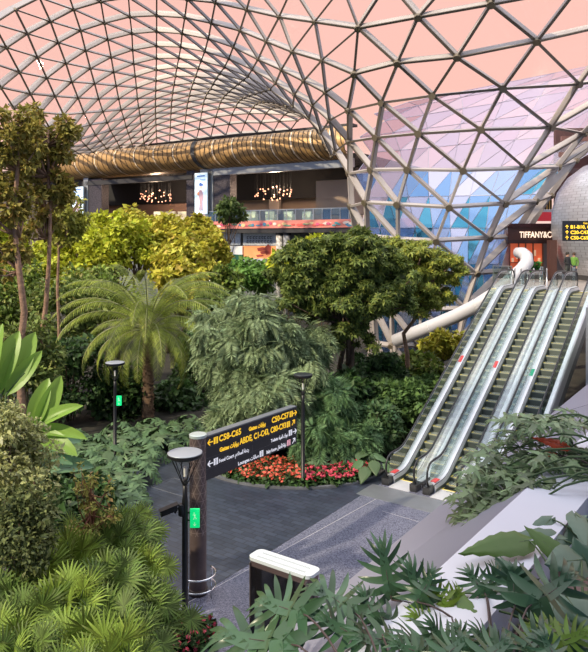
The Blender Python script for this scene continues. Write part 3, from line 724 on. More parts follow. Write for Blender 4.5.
for k in range(3):
    v0 = k*PITCH
    t = tag(empty('escalator', ep(0, v0, 0)), labs[k], 'escalator', 'parallel escalators')
    def bl(mb, name, m, **kw): return mb.build(name, m, t, **kw)
    # left deck (broad bright strip), right deck
    mb = MB(); sweep(mb, [(v0-.02, -.35), (v0-.02, .16), (v0+.03, .24), (v0+.16, .27), (v0+.27, .22), (v0+.30, .12), (v0+.30, -.35)], US[1:-1]); o = bl(mb, 'deck', m_deck)
    mb = MB(); sweep(mb, [(v0+.055, .256), (v0+.075, .256), (v0+.075, .20), (v0+.055, .20)], US[1:-1]); sweep(mb, [(v0+.245, .245), (v0+.265, .236), (v0+.265, .2), (v0+.245, .2)], US[1:-1]); bl(mb, 'black_trim', m_blk)
    mb = MB(); sweep(mb, [(v0+1.02, -.35), (v0+1.02, .12), (v0+1.05, .20), (v0+1.20, .22), (v0+1.24, .16), (v0+1.24, -.35)], US[1:-1]); bl(mb, 'deck', m_deck)
    if k < 2:
        mb = MB(); sweep(mb, [(v0+1.245, -.3), (v0+1.245, .12), (v0+1.425, .12), (v0+1.425, -.3)], US[2:-1]); bl(mb, 'infill_panel', m_deck2)
    # steps
    u = .75; n = 0
    pitch = .36
    nb = int((UE-.75)/pitch)
    # tread heights: quantised
    if step_mesh is None:
        mb = MB(); hh = pitch*T30
        a = V(0, 0, 0)
        mb.box(-U2*0, U2*pitch, V2*.70, V(0, 0, -.03), 0)
        mb.box(V(0, 0, -.03), U2*.02, V2*.70, V(0, 0, -hh), 1)
        mb.box(V(0, 0, .002), U2*.022, V2*.70, V(0, 0, .004), 2)
        mb.box(V(0, 0, .002), U2*pitch*.5, V2*.04, V(0, 0, .004), 2); mb.box(V2*.66+V(0, 0, .002), U2*pitch*.5, V2*.04, V(0, 0, .004), 2)
        for q in range(9): mb.box(U2*.03+V2*(.05+q*.07), U2*(pitch-.05), V2*.012, V(0, 0, .006), 1)
        step_mesh = bpy.data.meshes.new('step'); step_mesh.from_pydata(mb.v, [], mb.f); step_mesh.polygons.foreach_set('material_index', mb.mi)
        for q in (m_tread, m_riser, m_ylw): step_mesh.materials.append(q)
    for q in range(nb):
        u = .75+q*pitch; o = bpy.data.objects.new('step', step_mesh); C.objects.link(o); o.parent = t
        o.location = ep(u, v0+.31, zn(u+.12))-ep(0, v0, 0)
    mb = MB(); mb.box(ep(-.1, v0+.30, .0), U2*.86, V2*.72, V(0, 0, .012)); mb.box(ep(.72, v0+.30, .0), U2*.04, V2*.72, V(0, 0, .02), 1); bl(mb, 'floor_plate', [m_deck, m_ylw])
    mb = MB(); mb.box(ep(UE, v0+.30, RISE-.02), U2*1.0, V2*.72, V(0, 0, .035)); mb.box(ep(UE-.04, v0+.30, RISE-.01), U2*.10, V2*.72, V(0, 0, .04), 1); bl(mb, 'top_plate', [m_deck, m_ylw])
    mb = MB(); sweep(mb, [(v0+.301, -.25), (v0+.301, .11), (v0+.306, .11), (v0+.306, -.25)], US[1:-1]); sweep(mb, [(v0+1.014, -.25), (v0+1.014, .11), (v0+1.019, .11), (v0+1.019, -.25)], US[1:-1]); bl(mb, 'skirt_panel', m_riser)
    mb = MB(); us = [.95, 1.15, 1.3, 1.45, 1.7]+US[8:]; sweep(mb, [(v0+.0, -.75), (v0+.0, -.36), (v0+1.24, -.36), (v0+1.24, -.75)], [u for u in us if u > 3.2]); bl(mb, 'truss_cladding', mat('truss_grey', (.22, .22, .23), .4, .4))
    for side, vv in (('l', v0+.12), ('r', v0+1.12)):
        # glass sheet
        vs = []; gu = [.28, .32, .45, .7, .95]+[u for u in US if 1.1 < u < 12.6]+[12.75, 12.9]
        top = [.45, .70, .84, .88, .88]+[.88]*(len(gu)-7)+[.7, .45]
        mb = MB(); nn = len(gu)
        for u, h in zip(gu, top): vs += [ep(u, vv, zn(u)+.2), ep(u, vv, zn(u)+h), ep(u, vv+.012, zn(u)+.2), ep(u, vv+.012, zn(u)+h)]
        fs = []
        for i in range(nn-1):
            a, b = 4*i, 4*i+4
            fs += [(a, b, b+1, a+1), (a+2, a+3, b+3, b+2), (a+1, b+1, b+3, a+3)]
        mb.add(vs, fs); bl(mb, 'glass_balustrade', m_eglass)
        # handrail loop
        path = [(.42, .12), (.24, .16), (.12, .30), (.07, .50), (.10, .70), (.20, .85), (.36, .93), (.6, .95)]+[(u, .95) for u in US if .8 < u < 12.5]+[(12.75, .93), (12.93, .84), (13.03, .66), (13.0, .42), (12.88, .25)]
        mb = MB(); pts = [ep(u, vv, zn(max(u, 0))+h) for u, h in path]; mb.tube(pts, .034, 8); bl(mb, 'handrail', m_blk, smooth=True)
        mb = MB(); pts = [ep(u, vv, zn(max(u, 0))+h-.055) for u, h in path[7:-5]]; mb.tube(pts, .022, 6); bl(mb, 'handrail_track', m_deck, smooth=True)
        mb = MB(); mb.box(ep(.0, vv-.12, 0), U2*.42, V2*.24, V(0, 0, .22)); mb.box(ep(.42, vv-.12, 0), U2*.6, V2*.24, V(0, 0, .2)); bl(mb, 'newel_base', m_blk)
        mb = MB(); mb.lathe(ep(.02, vv, .1), [(.0, -.02), (.02, -.015), (.02, .015), (0, .02)], 10); bl(mb, 'sensor_knob', m_ylw)
    mb = MB(); uu = [6.2, 6.1, 5.9][k]; sweep(mb, [(v0+.10, .270), (v0+.10, .280), (v0+.20, .270), (v0+.20, .258)], [uu, uu+.34]); bl(mb, 'sticker', m_red if k < 2 else m_grn)
    mb = MB(); sweep(mb, [(v0+.06, .272), (v0+.06, .29), (v0+.22, .275), (v0+.22, .26)], [.5, .85]); bl(mb, 'sticker', m_red)
# metal landing plate in front of them
mb = MB(); a = ep(-1.2, -.25, .001); mb.box(a, U2*1.05, V2*4.6, V(0, 0, .008)); tag(mb.build('landing_plate', mat('landing_metal', (.33, .345, .38), .32, .7, noise=(3, .06))), 'brushed metal floor plate in front of the escalators', 'plate')
# glass screens at the upper landing between and beside the escalators
m_post = mat('steel_post', (.42, .43, .45), .3, .8)
for i, (va, vb, ua) in enumerate(((-1.0, -.05, 13.2), (1.30, 1.42, 13.2), (2.75, 2.87, 13.2), (4.4, 6.5, 13.2))):
    t = tag(empty('glass_screen', ep(ua, va, ZF)), ['low glass screen on the upper landing left of the left escalator', 'narrow glass screen between the tops of the left and middle escalators', 'narrow glass screen between the tops of the middle and right escalators', 'long glass screen on the upper landing right of the escalators'][i], 'screen')
    mb = MB(); mb.box(ep(ua, va, ZF+.05), V2*(vb-va), U2*.015, V(0, 0, 1.0)); mb.build('pane', m_eglass, t)
    mb = MB(); mb.box(ep(ua, va, ZF+1.05), V2*(vb-va), U2*.04, V(0, 0, .04)); mb.build('top_rail', m_post, t)
    mb = MB(); mb.box(ep(ua, va, ZF), V2*.04, U2*.04, V(0, 0, 1.05)); mb.build('post', m_post, t)
    mb = MB(); mb.box(ep(ua, vb-.04, ZF), V2*.04, U2*.04, V(0, 0, 1.05)); mb.build('post', m_post, t)
# stainless bollards standing in a row in front of the shop
for i in range(7):
    mb = MB(); p = ep(15.3, -.9+i*.32, ZF-.005); mb.lathe(p, [(.07, 0), (.07, .02), (.035, .03), (.035, .85), (.05, .9), (0, .93)], 10)
    tag(mb.build('bollard', m_post, None, True), 'short steel queue post in the row before the jewellery shop', 'post', 'queue posts on the upper landing')
# right flank: tall glass fin, brown column and balustrade panel under the third escalator
mb = MB(); mb.box(ep(7.2, 4.75, 0), U2*.35, V2*.35, V(0, 0, 5.0)); tag(mb.build('support_column', mat('brown_column', (.11, .07, .05), .5)), 'brown square column under the right side of the escalators', 'column')
mb = MB(); mb.box(ep(9.6, 5.4, 0), U2*.35, V2*.35, V(0, 0, 5.0)); tag(mb.build('support_column', mat('grey_column', (.35, .37, .37), .45)), 'pale grey column standing behind the brown one', 'column')
mb = MB(); mb.box(ep(4.0, 5.9, 0), U2*9.5, V2*.2, V(0, 0, 5.0)); tag(mb.build('wall_side', mat('side_wall', (.085, .085, .08), .6, noise=(.8, .4))), 'dark wall below the upper floor right of the escalators', None, None, 'structure')
t = tag(empty('glass_fin', ep(6.6, 4.85, 0)), 'tall narrow greenish glass screen standing right of the right escalator', 'screen')
mb = MB(); mb.box(ep(6.6, 4.85, 0), U2*1.6, V2*.03, V(0, 0, 5.5)); mb.build('pane', glass('green_glass', (.62, .80, .74), .10, diff=.15, dcol=(.35, .5, .45)), t)
mb = MB(); mb.box(ep(6.55, 4.82, 0), U2*.05, V2*.09, V(0, 0, 5.55)); mb.build('edge_frame', m_post, t)
# white duct that bends out of the funnel and curls up
t = tag(empty('white_duct', P(430, 330, 40)), 'fat white curved pipe sweeping up past the funnel and curling at its end', 'pipe')
mb = MB(); pts = [P(*q) for q in ((395, 341, 41.5), (430, 327, 40.2), (455, 316.5, 39.3), (477, 305.5, 38.5), (497, 292.5, 38), (512, 279, 38), (522, 269.5, 38.2), (527, 262.5, 38.5), (526.5, 256.5, 38.8), (522.5, 253, 39.2), (517, 252.5, 39.6))]
mb.tube(pts, [.40, .40, .40, .40, .40, .40, .38, .37, .36, .34, .30], 16); mb.build('pipe', mat('white_paint', (.50, .49, .52), .4), t, True)
mb = MB()
for i in (1, 3, 5):
    d_ = (pts[i+1]-pts[i]).normalized(); mb.tube([pts[i]-d_*.05, pts[i]+d_*.05], .425, 16)
mb.build('flange', mat('duct_joint', (.5, .49, .5), .4), t)
mb = MB(); mb.tube([V(pts[3].x, pts[3].y, 0), pts[3]-V(0, 0, .3)], .14, 10); mb.tube([V(pts[0].x, pts[0].y, 0), pts[0]-V(0, 0, .3)], .14, 10); mb.build('strut', m_steel, t)
# ================================================================ sign totem, lamp posts, kiosk, parapet
AR = {'ا': 'FE8D FE8E', 'ب': 'FE8F FE90 FE91 FE92', 'ة': 'FE93 FE94', 'ت': 'FE95 FE96 FE97 FE98', 'د': 'FEA9 FEAA', 'ر': 'FEAD FEAE', 'ص': 'FEB9 FEBA FEBB FEBC',
      'ط': 'FEC1 FEC2 FEC3 FEC4', 'ع': 'FEC9 FECA FECB FECC', 'غ': 'FECD FECE FECF FED0', 'ف': 'FED1 FED2 FED3 FED4', 'ل': 'FEDD FEDE FEDF FEE0', 'م': 'FEE1 FEE2 FEE3 FEE4',
      'ه': 'FEE9 FEEA FEEB FEEC', 'و': 'FEED FEEE', 'ي': 'FEF1 FEF2 FEF3 FEF4', 'أ': 'FE83 FE84', 'س': 'FEB1 FEB2 FEB3 FEB4'}
def arab(t):
    out = []
    for i, ch in enumerate(t):
        if ch not in AR: out.append(ch); continue
        f = AR[ch].split(); prev = i > 0 and t[i-1] in AR and len(AR[t[i-1]].split()) == 4; nxt = i < len(t)-1 and t[i+1] in AR
        if len(f) == 2: idx = 1 if prev else 0
        else: idx = 3 if (prev and nxt) else 1 if prev else 2 if nxt else 0
        out.append(chr(int(f[idx], 16)))
    return ''.join(out[::-1])
pil = G(198, 593)
m_pil = bpy.data.materials.new('bronze_triangle_cladding'); m_pil.use_nodes = True
def _pil():
    nt = m_pil.node_tree; N = nt.nodes; L = nt.links; b = N['Principled BSDF']; b.inputs['Metallic'].default_value = .45; b.inputs['Roughness'].default_value = .42
    tc = N.new('ShaderNodeTexCoord'); sp = N.new('ShaderNodeSeparateXYZ'); L.new(tc.outputs['UV'], sp.inputs[0])
    def M(op, a, b_=None, clamp=False):
        m = N.new('ShaderNodeMath'); m.operation = op; m.use_clamp = clamp
        for i, x in enumerate((a, b_)):
            if x is None: continue
            if isinstance(x, (int, float)): m.inputs[i].default_value = x
            else: L.new(x, m.inputs[i])
        return m.outputs[0]
    u = M('MULTIPLY', sp.outputs[0], 8.0); v = M('MULTIPLY', sp.outputs[1], 20.0)
    def line(e, w=.045):
        f = M('ABSOLUTE', M('SUBTRACT', M('FRACT', e), .5)); return M('GREATER_THAN', f, .5-w)
    l = M('MAXIMUM', M('MAXIMUM', line(v, .03), line(M('ADD', u, M('MULTIPLY', v, .5)))), line(M('SUBTRACT', u, M('MULTIPLY', v, .5))))
    l = M('MULTIPLY', l, M('GREATER_THAN', sp.outputs[1], .38))
    mx = N.new('ShaderNodeMix'); mx.data_type = 'RGBA'; mx.inputs[6].default_value = (.115, .085, .082, 1); mx.inputs[7].default_value = (.34, .27, .25, 1)
    L.new(M('MULTIPLY', l, .6), mx.inputs[0]); L.new(mx.outputs[2], b.inputs['Base Color'])
_pil()
tot = tag(empty('direction_sign', (pil.x, pil.y, 0)), 'bronze column with a long black direction board of gates in yellow lettering', 'sign')
m_top = mat('pale_metal_top', (.50, .58, .56), .35, .5)
uv_lathe('pillar', (pil.x, pil.y, 0), [(.192, 0), (.192, 3.56)], 40, m_pil, tot)
mb = MB(); mb.lathe((pil.x, pil.y, 0), [(.20, 3.54), (.20, 3.60), (.18, 3.61), (0, 3.61)], 40); mb.build('top_cap', m_top, tot)
mb = MB(); mb.lathe((pil.x, pil.y, 0), [(.22, 0), (.22, .12), (.19, .13)], 40); mb.build('base_ring', mat('dark_bronze', (.06, .045, .04), .4, .5), tot)
BL = P(202, 481.6, 15.15); BR = P(296.8, 444, 18.05); BL.z = BR.z = (BL.z+BR.z)/2
bx = (BR-BL).normalized(); BLN = (BR-BL).length; bn = V(bx.y, -bx.x, 0)  # towards the viewer's right/front
if bn.y > 0: bn = -bn
bh = P(202, 439, 15.15).z-BL.z; o0 = BL.copy(); up = V(0, 0, 1)
mb = MB(); mb.box(o0, bx*BLN, -bn*.20, up*bh); mb.build('board', mat('sign_dark', (.018, .019, .024), .38), tot)
mb = MB(); mb.box(o0+up*bh, bx*BLN, -bn*.20, up*.03); mb.build('board_top_edge', mat('board_edge', (.16, .18, .20), .4, .4), tot)
mb = MB()
for f in (.25, .5, .75): mb.box(o0+up*bh*f+bn*.001, bx*BLN, bn*.001, up*.004)
mb.box(o0+bx*(BLN*.485)+up*bh*.08+bn*.001, bx*.008, bn*.002, up*bh*.34)
mb.build('divider_line', mat('faint_grey_line', (.10, .11, .12), .4), tot)
m_wht = mat('white_letters', (.75, .75, .78), .4, emis=(.8, .8, .85), es=.5)
def st(body, x, row, size, m, sx=1.0, bold=.006):
    return text(body, size, o0+bx*x+up*(bh*(.80-.25*row))+bn*.003, bx, up, m, tot, 'lettering', ext=.002, sx=sx, bold=bold)
def icon(x, row, m, h=.15, w=.14):
    mb = MB(); a = o0+bx*x+up*(bh*(.785-.25*row))+bn*.002; mb.box(a, bx*w, bn*.004, up*h, 0)
    for q in (.35, .6): mb.box(a+bx*w*q+bn*.004, bx*w*.08, bn*.002, up*h*.7, 1)
    mb.box(a+bx*w*.3+up*h*.8+bn*.004, bx*w*.42, bn*.002, up*h*.08, 1)
    mb.build('pictogram', [m, mat('sign_dark')if False else MATS['sign_dark']], tot)
def arrow(x, row, ang, m, s=.085):
    mb = MB(); c = o0+bx*x+up*(bh*(.86-.25*row))+bn*.002; d = bx*math.cos(ang)+up*math.sin(ang); e = bx*-math.sin(ang)+up*math.cos(ang)
    for a, b in ((-d*s, d*s), (d*s, d*s*.15+e*s*.8), (d*s, d*s*.15-e*s*.8)):
        mb.beam(c+a, c+b, .026, .004, bn)
    mb.build('arrow', m, tot)
m_y2 = mat('yellow_letters2', (.95, .60, .04), .4, emis=(1, .58, .02), es=.62)
def fit(o, x0, x1):
    """stretch a line of lettering along the board so that it spans x0..x1"""
    co_ = np.array([v.co[:] for v in o.data.vertices]); 
    if not len(co_): return
    base = o0-WL[tot.name]; t_ = (co_-np.array(base))@np.array(bx); lo, hi = t_.min(), t_.max(); k = (x1-x0)/(hi-lo)
    new = co_+np.outer((t_-lo)*k+x0-t_, np.array(bx)); o.data.vertices.foreach_set('co', new.reshape(-1)); o.data.update()
L_ = BLN
arrow(.075*L_, 0, PI, m_y2); icon(.105*L_, 0, m_y2); fit(st('C58-C65', .5, 0, .20, m_y2), .155*L_, .37*L_)
fit(st('Gates', .5, 0, .13, m_y2), .45*L_, .535*L_); fit(st(arab('بوابات'), .5, 0, .14, m_y2), .545*L_, .63*L_)
fit(st('C50-C57', .5, 0, .20, m_y2), .70*L_, .90*L_); icon(.91*L_, 0, m_y2); arrow(.972*L_, 0, 0, m_y2)
fit(st('Gates', .5, 1, .13, m_y2), .16*L_, .25*L_); fit(st(arab('بوابات'), .5, 1, .14, m_y2), .26*L_, .345*L_)
fit(st('ABDE, C1-C43, C80-C93', .5, 1, .20, m_y2), .355*L_, .865*L_); icon(.875*L_, 1, m_y2); arrow(.955*L_, 1, .78, m_y2)
arrow(.075*L_, 2, PI, m_wht); icon(.105*L_, 2, m_wht); fit(st('Food Court', .5, 2, .115, m_wht, bold=.003), .155*L_, .30*L_); fit(st(arab('ردهة المطاعم'), .5, 2, .13, m_wht, bold=.003), .31*L_, .45*L_)
fit(st('Toilets', .5, 2, .115, m_wht, bold=.003), .69*L_, .77*L_); fit(st(arab('دورات المياه'), .5, 2, .13, m_wht, bold=.003), .78*L_, .89*L_); icon(.90*L_, 2, m_wht); arrow(.97*L_, 2, 0, m_wht)
fit(st('Lounges', .5, 3, .115, m_wht, bold=.003), .34*L_, .455*L_); fit(st(arab('صالات'), .5, 3, .13, m_wht, bold=.003), .465*L_, .555*L_); icon(.565*L_, 3, m_wht)
fit(st('Baby Room', .5, 3, .115, m_wht, bold=.003), .64*L_, .755*L_); fit(st(arab('غرفة الأطفال'), .5, 3, .13, m_wht, bold=.003), .765*L_, .87*L_); icon(.88*L_, 3, mat('pink_letters', (.85, .45, .5), .4, emis=(.9, .4, .45), es=.5)); arrow(.96*L_, 3, .78, m_wht)
# steel hoops around the foot of the column
t = tag(empty('guard_rail', (pil.x+.05, pil.y-.1, 0)), 'curved polished steel guard hoop at the foot of the direction sign column', 'rail')
def arc(z, r, a0, a1, n=16): return [V(pil.x+r*math.cos(a0+(a1-a0)*k/n), pil.y+r*math.sin(a0+(a1-a0)*k/n), z) for k in range(n+1)]
m_chr = mat('polished_steel', (.65, .66, .68), .18, .9)
mb = MB(); mb.tube(arc(.46, .40, -2.1, .9), .022, 8); mb.build('upper_hoop', m_chr, t, True)
mb = MB(); mb.tube(arc(.18, .40, -2.1, .9), .018, 8); mb.build('lower_hoop', m_chr, t, True)
for a in (-2.0, -.6, .8): mb = MB(); p = V(pil.x+.40*math.cos(a), pil.y+.40*math.sin(a), 0); mb.tube([p, p+V(0, 0, .46)], .018, 8); mb.build('upright', m_chr, t, True)

# lamp posts
m_lp = mat('lamp_black', (.012, .012, .013), .4, .3); m_disc = mat('lamp_grey_disc', (.30, .33, .37), .4, .3); m_exit = mat('exit_green', (.01, .55, .18), .4, emis=(.0, .8, .22), es=.75)
def lamp(base, label, exit_=None, camera=False, H=3.66, R=.36, tone=None):
    t = tag(empty('lamp_post', base), label, 'lamp', 'garden lamp posts'); b = Vector(base)
    mb = MB(); mb.lathe(b, [(.12, 0), (.12, .04), (.065, .06), (.062, H-1.0), (.05, H-.9), (.05, H-.62)], 14); mb.build('pole', m_lp, t, True)
    mb = MB()
    for k in range(6):
        a = k*PI/3; q = V(math.cos(a), math.sin(a), 0); mb.tube([b+q*.045+V(0, 0, H-.66), b+q*(R*.86)+V(0, 0, H-.08)], .010, 6)
        q2 = V(math.cos(a+PI/6), math.sin(a+PI/6), 0); mb.tube([b+q*(R*.45)+V(0, 0, H-.37), b+q2*(R*.8)+V(0, 0, H-.09)], .006, 5)
    mb.lathe(b, [(.05, H-.68), (.065, H-.62), (.03, H-.55)], 10); mb.build('cage', m_lp, t)
    mb = MB(); mb.lathe(b, [(R*.9, H-.10), (R, H-.07), (R, H-.02)], 32); mb.build('rim', m_lp, t)
    mb = MB(); mb.lathe(b, [(R*.985, H-.025), (R*.99, H-.005), (R*.9, H), (0, H+.004)], 32); mb.build('disc', tone or m_disc, t, True)
    mb = MB(); mb.lathe(b, [(.0, H-.5), (.03, H-.5), (.03, H-.3), (0, H-.3)], 8); mb.build('bulb', mat('lamp_bulb', (.6, .6, .55), .3), t)
    if exit_:
        s_, z, w_, h_ = exit_; mb = MB(); d = V(s_, -.05, 0); c = b+d+V(0, 0, z)
        mb.box(c+V(-w_/2, -.03, -h_/2), V(w_, .0, 0), V(0, .05, 0), V(0, 0, h_)); mb.build('exit_sign', m_exit, t)
        ar = MB(); f = c+V(0, -.035, 0)     # running figure, door and arrow
        m1 = mat('exit_white', (.5, .9, .6), .4, emis=(.55, 1, .65), es=.35)
        k = h_*.16
        ar.cbox(f+V(-w_*.06, 0, k*1.9), k*.35, .004, k*.35); ar.beam(f+V(-w_*.06, 0, k*1.6), f+V(w_*.02, 0, k*.6), k*.3, .004, V(0, -1, 0)); ar.beam(f+V(w_*.02, 0, k*.6), f+V(w_*.2, 0, -k*.1), k*.25, .004, V(0, -1, 0))
        ar.beam(f+V(w_*.02, 0, k*.6), f+V(-w_*.14, 0, -k*.3), k*.25, .004, V(0, -1, 0)); ar.beam(f+V(-w_*.2, 0, k*1.2), f+V(w_*.16, 0, k*1.2), k*.2, .004, V(0, -1, 0))
        ar.beam(f+V(0, 0, -k*2.4), f+V(0, 0, -k*1.2), k*.2, .004, V(0, -1, 0)); ar.beam(f+V(0, 0, -k*2.4), f+V(-w_*.15, 0, -k*1.8), k*.2, .004, V(0, -1, 0)); ar.beam(f+V(0, 0, -k*2.4), f+V(w_*.15, 0, -k*1.8), k*.2, .004, V(0, -1, 0))
        ar.build('pictogram', m1, bpy.data.objects[t.children[-1].name] if False else t)
        mb = MB(); mb.box(b+V(0, -.02, z+h_*.2), V(s_, 0, 0), V(0, .03, 0), V(0, 0, .03)); mb.build('sign_bracket', m_lp, t); mb = MB(); mb.box(b+V(0, -.02, z-h_*.2), V(s_, 0, 0), V(0, .03, 0), V(0, 0, .03)); mb.build('sign_bracket', m_lp, t)
    if camera:
        mb = MB(); p = b+V(-.04, 0, 2.48)
        mb.tube([p, p+V(-.12, -.02, .03), p+V(-.16, -.03, -.06)], .022, 8); mb.lathe(p+V(-.02, 0, .0), [(.075, -.12), (.08, -.1), (.08, .1), (.06, .12)], 12); mb.build('camera_arm', m_lp, t, True)
        mb = MB(); mb.box(p+V(-.42, -.14, -.10), V(.32, .08, .10), V(-.05, .14, 0), V(0, 0, .10)); mb.box(p+V(-.44, -.15, -.01), V(.36, .09, .12), V(-.06, .16, 0), V(0, 0, .02)); mb.build('camera_housing', m_lp, t)
    return t
lamp(P(185, 631, 13.82).xy.to_3d(), 'nearest garden lamp post, with security camera and green exit sign, beside the sign column', (.21, 2.33, .19, .38), True)
lamp(G(303, 487).xy.to_3d(), 'black garden lamp post standing in the flower bed behind the long direction board', H=3.66, R=.31, tone=mat('lamp_black_disc', (.03, .035, .04), .35, .3))
lamp(P(115, 465, 24.0).xy.to_3d(), 'garden lamp post with a small green exit sign in front of the date palm', (.16, 2.3, .17, .34), False, R=.34)
lamp(P(36, 440, 30.3).xy.to_3d(), 'furthest left garden lamp post, only its pale disc showing among the bushes', R=.48, tone=mat('lamp_pale_disc', (.5, .5, .48), .4))

# kiosk
kc = P(247, 555, 12.6); kz = 2.1; kd = (P(309.7, 578, 11.8)-kc); kd.z = 0; kl = kd.length; kx = kd.normalized(); ky = V(-kx.y, kx.x, 0)
if ky.y < 0: ky = -ky
kb = V(kc.x, kc.y, 0)
ks = tag(empty('information_kiosk', kb), 'free standing black glass kiosk with a rounded perforated metal top', 'kiosk')
def ro(z0, z1, ins, name, m, n=7):
    w_, d_ = kl-2*ins, .40-2*ins; r = .12; pts = []
    for cx_, cy_, a0 in ((w_-r, d_-r, 0), (r, d_-r, PI/2), (r, r, PI), (w_-r, r, 3*PI/2)):
        for k in range(n+1): a = a0+PI/2*k/n; pts.append((ins+cx_+r*math.cos(a), ins+cy_+r*math.sin(a)))
    mb = MB(); mb.prism(pts, kb+V(0, 0, z0), kx, ky, V(0, 0, z1-z0)); return mb.build(name, m, ks)
ro(0, kz-.06, .012, 'body', mat('bronze_kiosk_frame', (.13, .095, .095), .35, .55))
ro(kz-.06, kz, 0, 'top', mat('pale_kiosk_top', (.60, .66, .68), .4, .25))
mb = MB(); mb.box(kb+kx*.10+V(0, 0, .12)-ky*.004, kx*(kl-.2), ky*.03, V(0, 0, kz-.28)); mb.build('front_glass', mat('black_glass', (.006, .006, .008), .08, coat=.5), ks)
mb = MB(); mb.box(kb+kx*.06+V(0, 0, .1)-ky*.008, kx*.02, ky*.04, V(0, 0, kz-.2)); mb.build('edge_strip', mat('kiosk_strip', (.22, .20, .20), .35, .8), ks)
mb = MB(); mb.box(kb+kx*(kl-.09)+V(0, 0, .1)-ky*.008, kx*.03, ky*.04, V(0, 0, kz-.2)); mb.build('edge_strip', mat('kiosk_strip', (.35, .33, .33), .3, .8), ks)
mb = MB(); mb.box(kb+kx*(kl-.006)+ky*.12+V(0, 0, .1), kx*.01, ky*.05, V(0, 0, kz-.2)); mb.build('side_slot', m_blk, ks)
mb = MB()
for i in range(34):
    for j in range(3):
        for s_ in (.11, .27):
            mb.box(kb+kx*(.16+i*(kl-.32)/34)+ky*(s_+j*.018-.02)+V(0, 0, kz), kx*.018, ky*.009, V(0, 0, .0015))
o = mb.build('perforation', mat('vent_hole', (.16, .18, .19), .6), ks); o['kind'] = 'stuff'
mb = MB(); mb.box(kb+kx*.72+V(0, 0, 1.62)-ky*.006, kx*.07, ky*.003, V(0, 0, .05)); mb.build('status_light', mat('dim_red', (.25, .02, .03), .4, emis=(.5, .03, .05), es=.25), ks)

# white parapet around the upper planting bed, seen from above
w0 = P(435, 572, 3.66); w1 = P(509, 504, 4.60); wz = 6.2
g0 = P(340, 587, 4.47); g1 = P(534, 428, 8.25)
def ext(a, b, s0, s1): d = (b-a).normalized(); return a+d*s0, a+d*s1
w0.z = w1.z = wz; g0.z = g1.z = 5.70
wa, wb = ext(w0, w1, -2.2, 9.5); ga, gb = ext(g0, g1, -2.6, 9.2)
wd = (w1-w0).normalized(); wn = V(wd.y, -wd.x, 0)   # towards the bed (right)
if wn.x < 0: wn = -wn
m_par = mat('white_parapet', (.56, .585, .67), .4, noise=(.5, .04)); m_par2 = mat('shaded_parapet_face', (.20, .205, .26), .45, noise=(.5, .05))  # grey of the outer face is shade put into its colour
mb = MB(); ia, ib = wa+wn*.40, wb+wn*.40
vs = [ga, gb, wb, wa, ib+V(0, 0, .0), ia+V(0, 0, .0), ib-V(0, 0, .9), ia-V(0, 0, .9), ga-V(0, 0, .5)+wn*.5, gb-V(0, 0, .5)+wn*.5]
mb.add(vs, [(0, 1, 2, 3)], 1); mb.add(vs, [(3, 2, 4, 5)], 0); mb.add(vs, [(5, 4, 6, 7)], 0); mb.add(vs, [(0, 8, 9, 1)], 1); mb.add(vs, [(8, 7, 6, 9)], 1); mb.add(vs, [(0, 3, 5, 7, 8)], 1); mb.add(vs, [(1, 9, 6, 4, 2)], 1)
tag(mb.build('wall_front', [m_par, m_par2]), 'white parapet with its outer face coloured grey as shade, running diagonally below the viewer along the upper planter', None, None, 'structure')
mb = MB(); j0 = P(407, 538, 5.2); 
jd = wn
for s_ in (1.1, 4.4, 7.6, 10.6):
    p = wa+wd*s_; q = ga+(gb-ga).normalized()*(s_+.25); mb.beam(q+V(0, 0, .002), p+V(0, 0, .002), .012, .003, ZU); mb.beam(p, p+wn*.4, .012, .003, ZU)
tag(mb.build('trim_2', mat('dark_joint', (.10, .10, .12), .6)), 'thin dark joints across the parapet', None, None, 'structure')
# planter trough: brown inner board and soil
mb = MB(); pz = 5.35
mb.box(ia+V(0, 0, -.85), (ib-ia), wn*6, V(0, 0, .42)); tag(mb.build('planter_soil', m_soil), 'dark soil of the raised planter inside the parapet', None, None, 'structure')
mb = MB(); mb.box(ia+wn*.02+V(0, 0, -.45), (ib-ia), wn*.22, V(0, 0, .25)); tag(mb.build('planter_board', mat('brown_board', (.13, .075, .065), .6, noise=(2, .2))), 'brown timber board along the inside of the white parapet', 'board')
# ================================================================ plant library
def nrm(a): return a/np.maximum(np.linalg.norm(a, axis=-1, keepdims=True), 1e-9)
def frames(dirs, ups):
    """leaf frame: y = direction of the leaf, z = its upper side, x across"""
    y = nrm(dirs); x = nrm(np.cross(y, ups)); z = np.cross(x, y); return np.stack([x, y, z], axis=1)   # rows
def scatter(T, pos, fr, scale):
    tv, tf = T; n = len(pos); m = len(tv)
    v = np.einsum('mk,nkj->nmj', tv, fr)*scale[:, None, None]+pos[:, None, :]
    fl = []
    for f in tf: fl.append((f[None, :, :]+(np.arange(n)*m)[:, None, None]).reshape(-1, f.shape[1]))
    return v.reshape(-1, 3), fl
def merge(parts):
    vs = []; d = {}; off = 0
    for v, fl in parts:
        vs.append(v)
        for f in fl: d.setdefault(f.shape[1], []).append(f+off)
        off += len(v)
    return np.concatenate(vs), [np.concatenate(x) for x in d.values()]
def A(x): return np.array(x, dtype=float)
def leaf_T(w=.28, droop=.12, fold=.10):
    v = A([(0, 0, 0), (-w, .42, fold-droop*.2), (0, .5, -droop*.25), (w, .42, fold-droop*.2), (0, 1, -droop)])
    return v, [np.array([(0, 2, 4, 1), (0, 3, 4, 2)])]
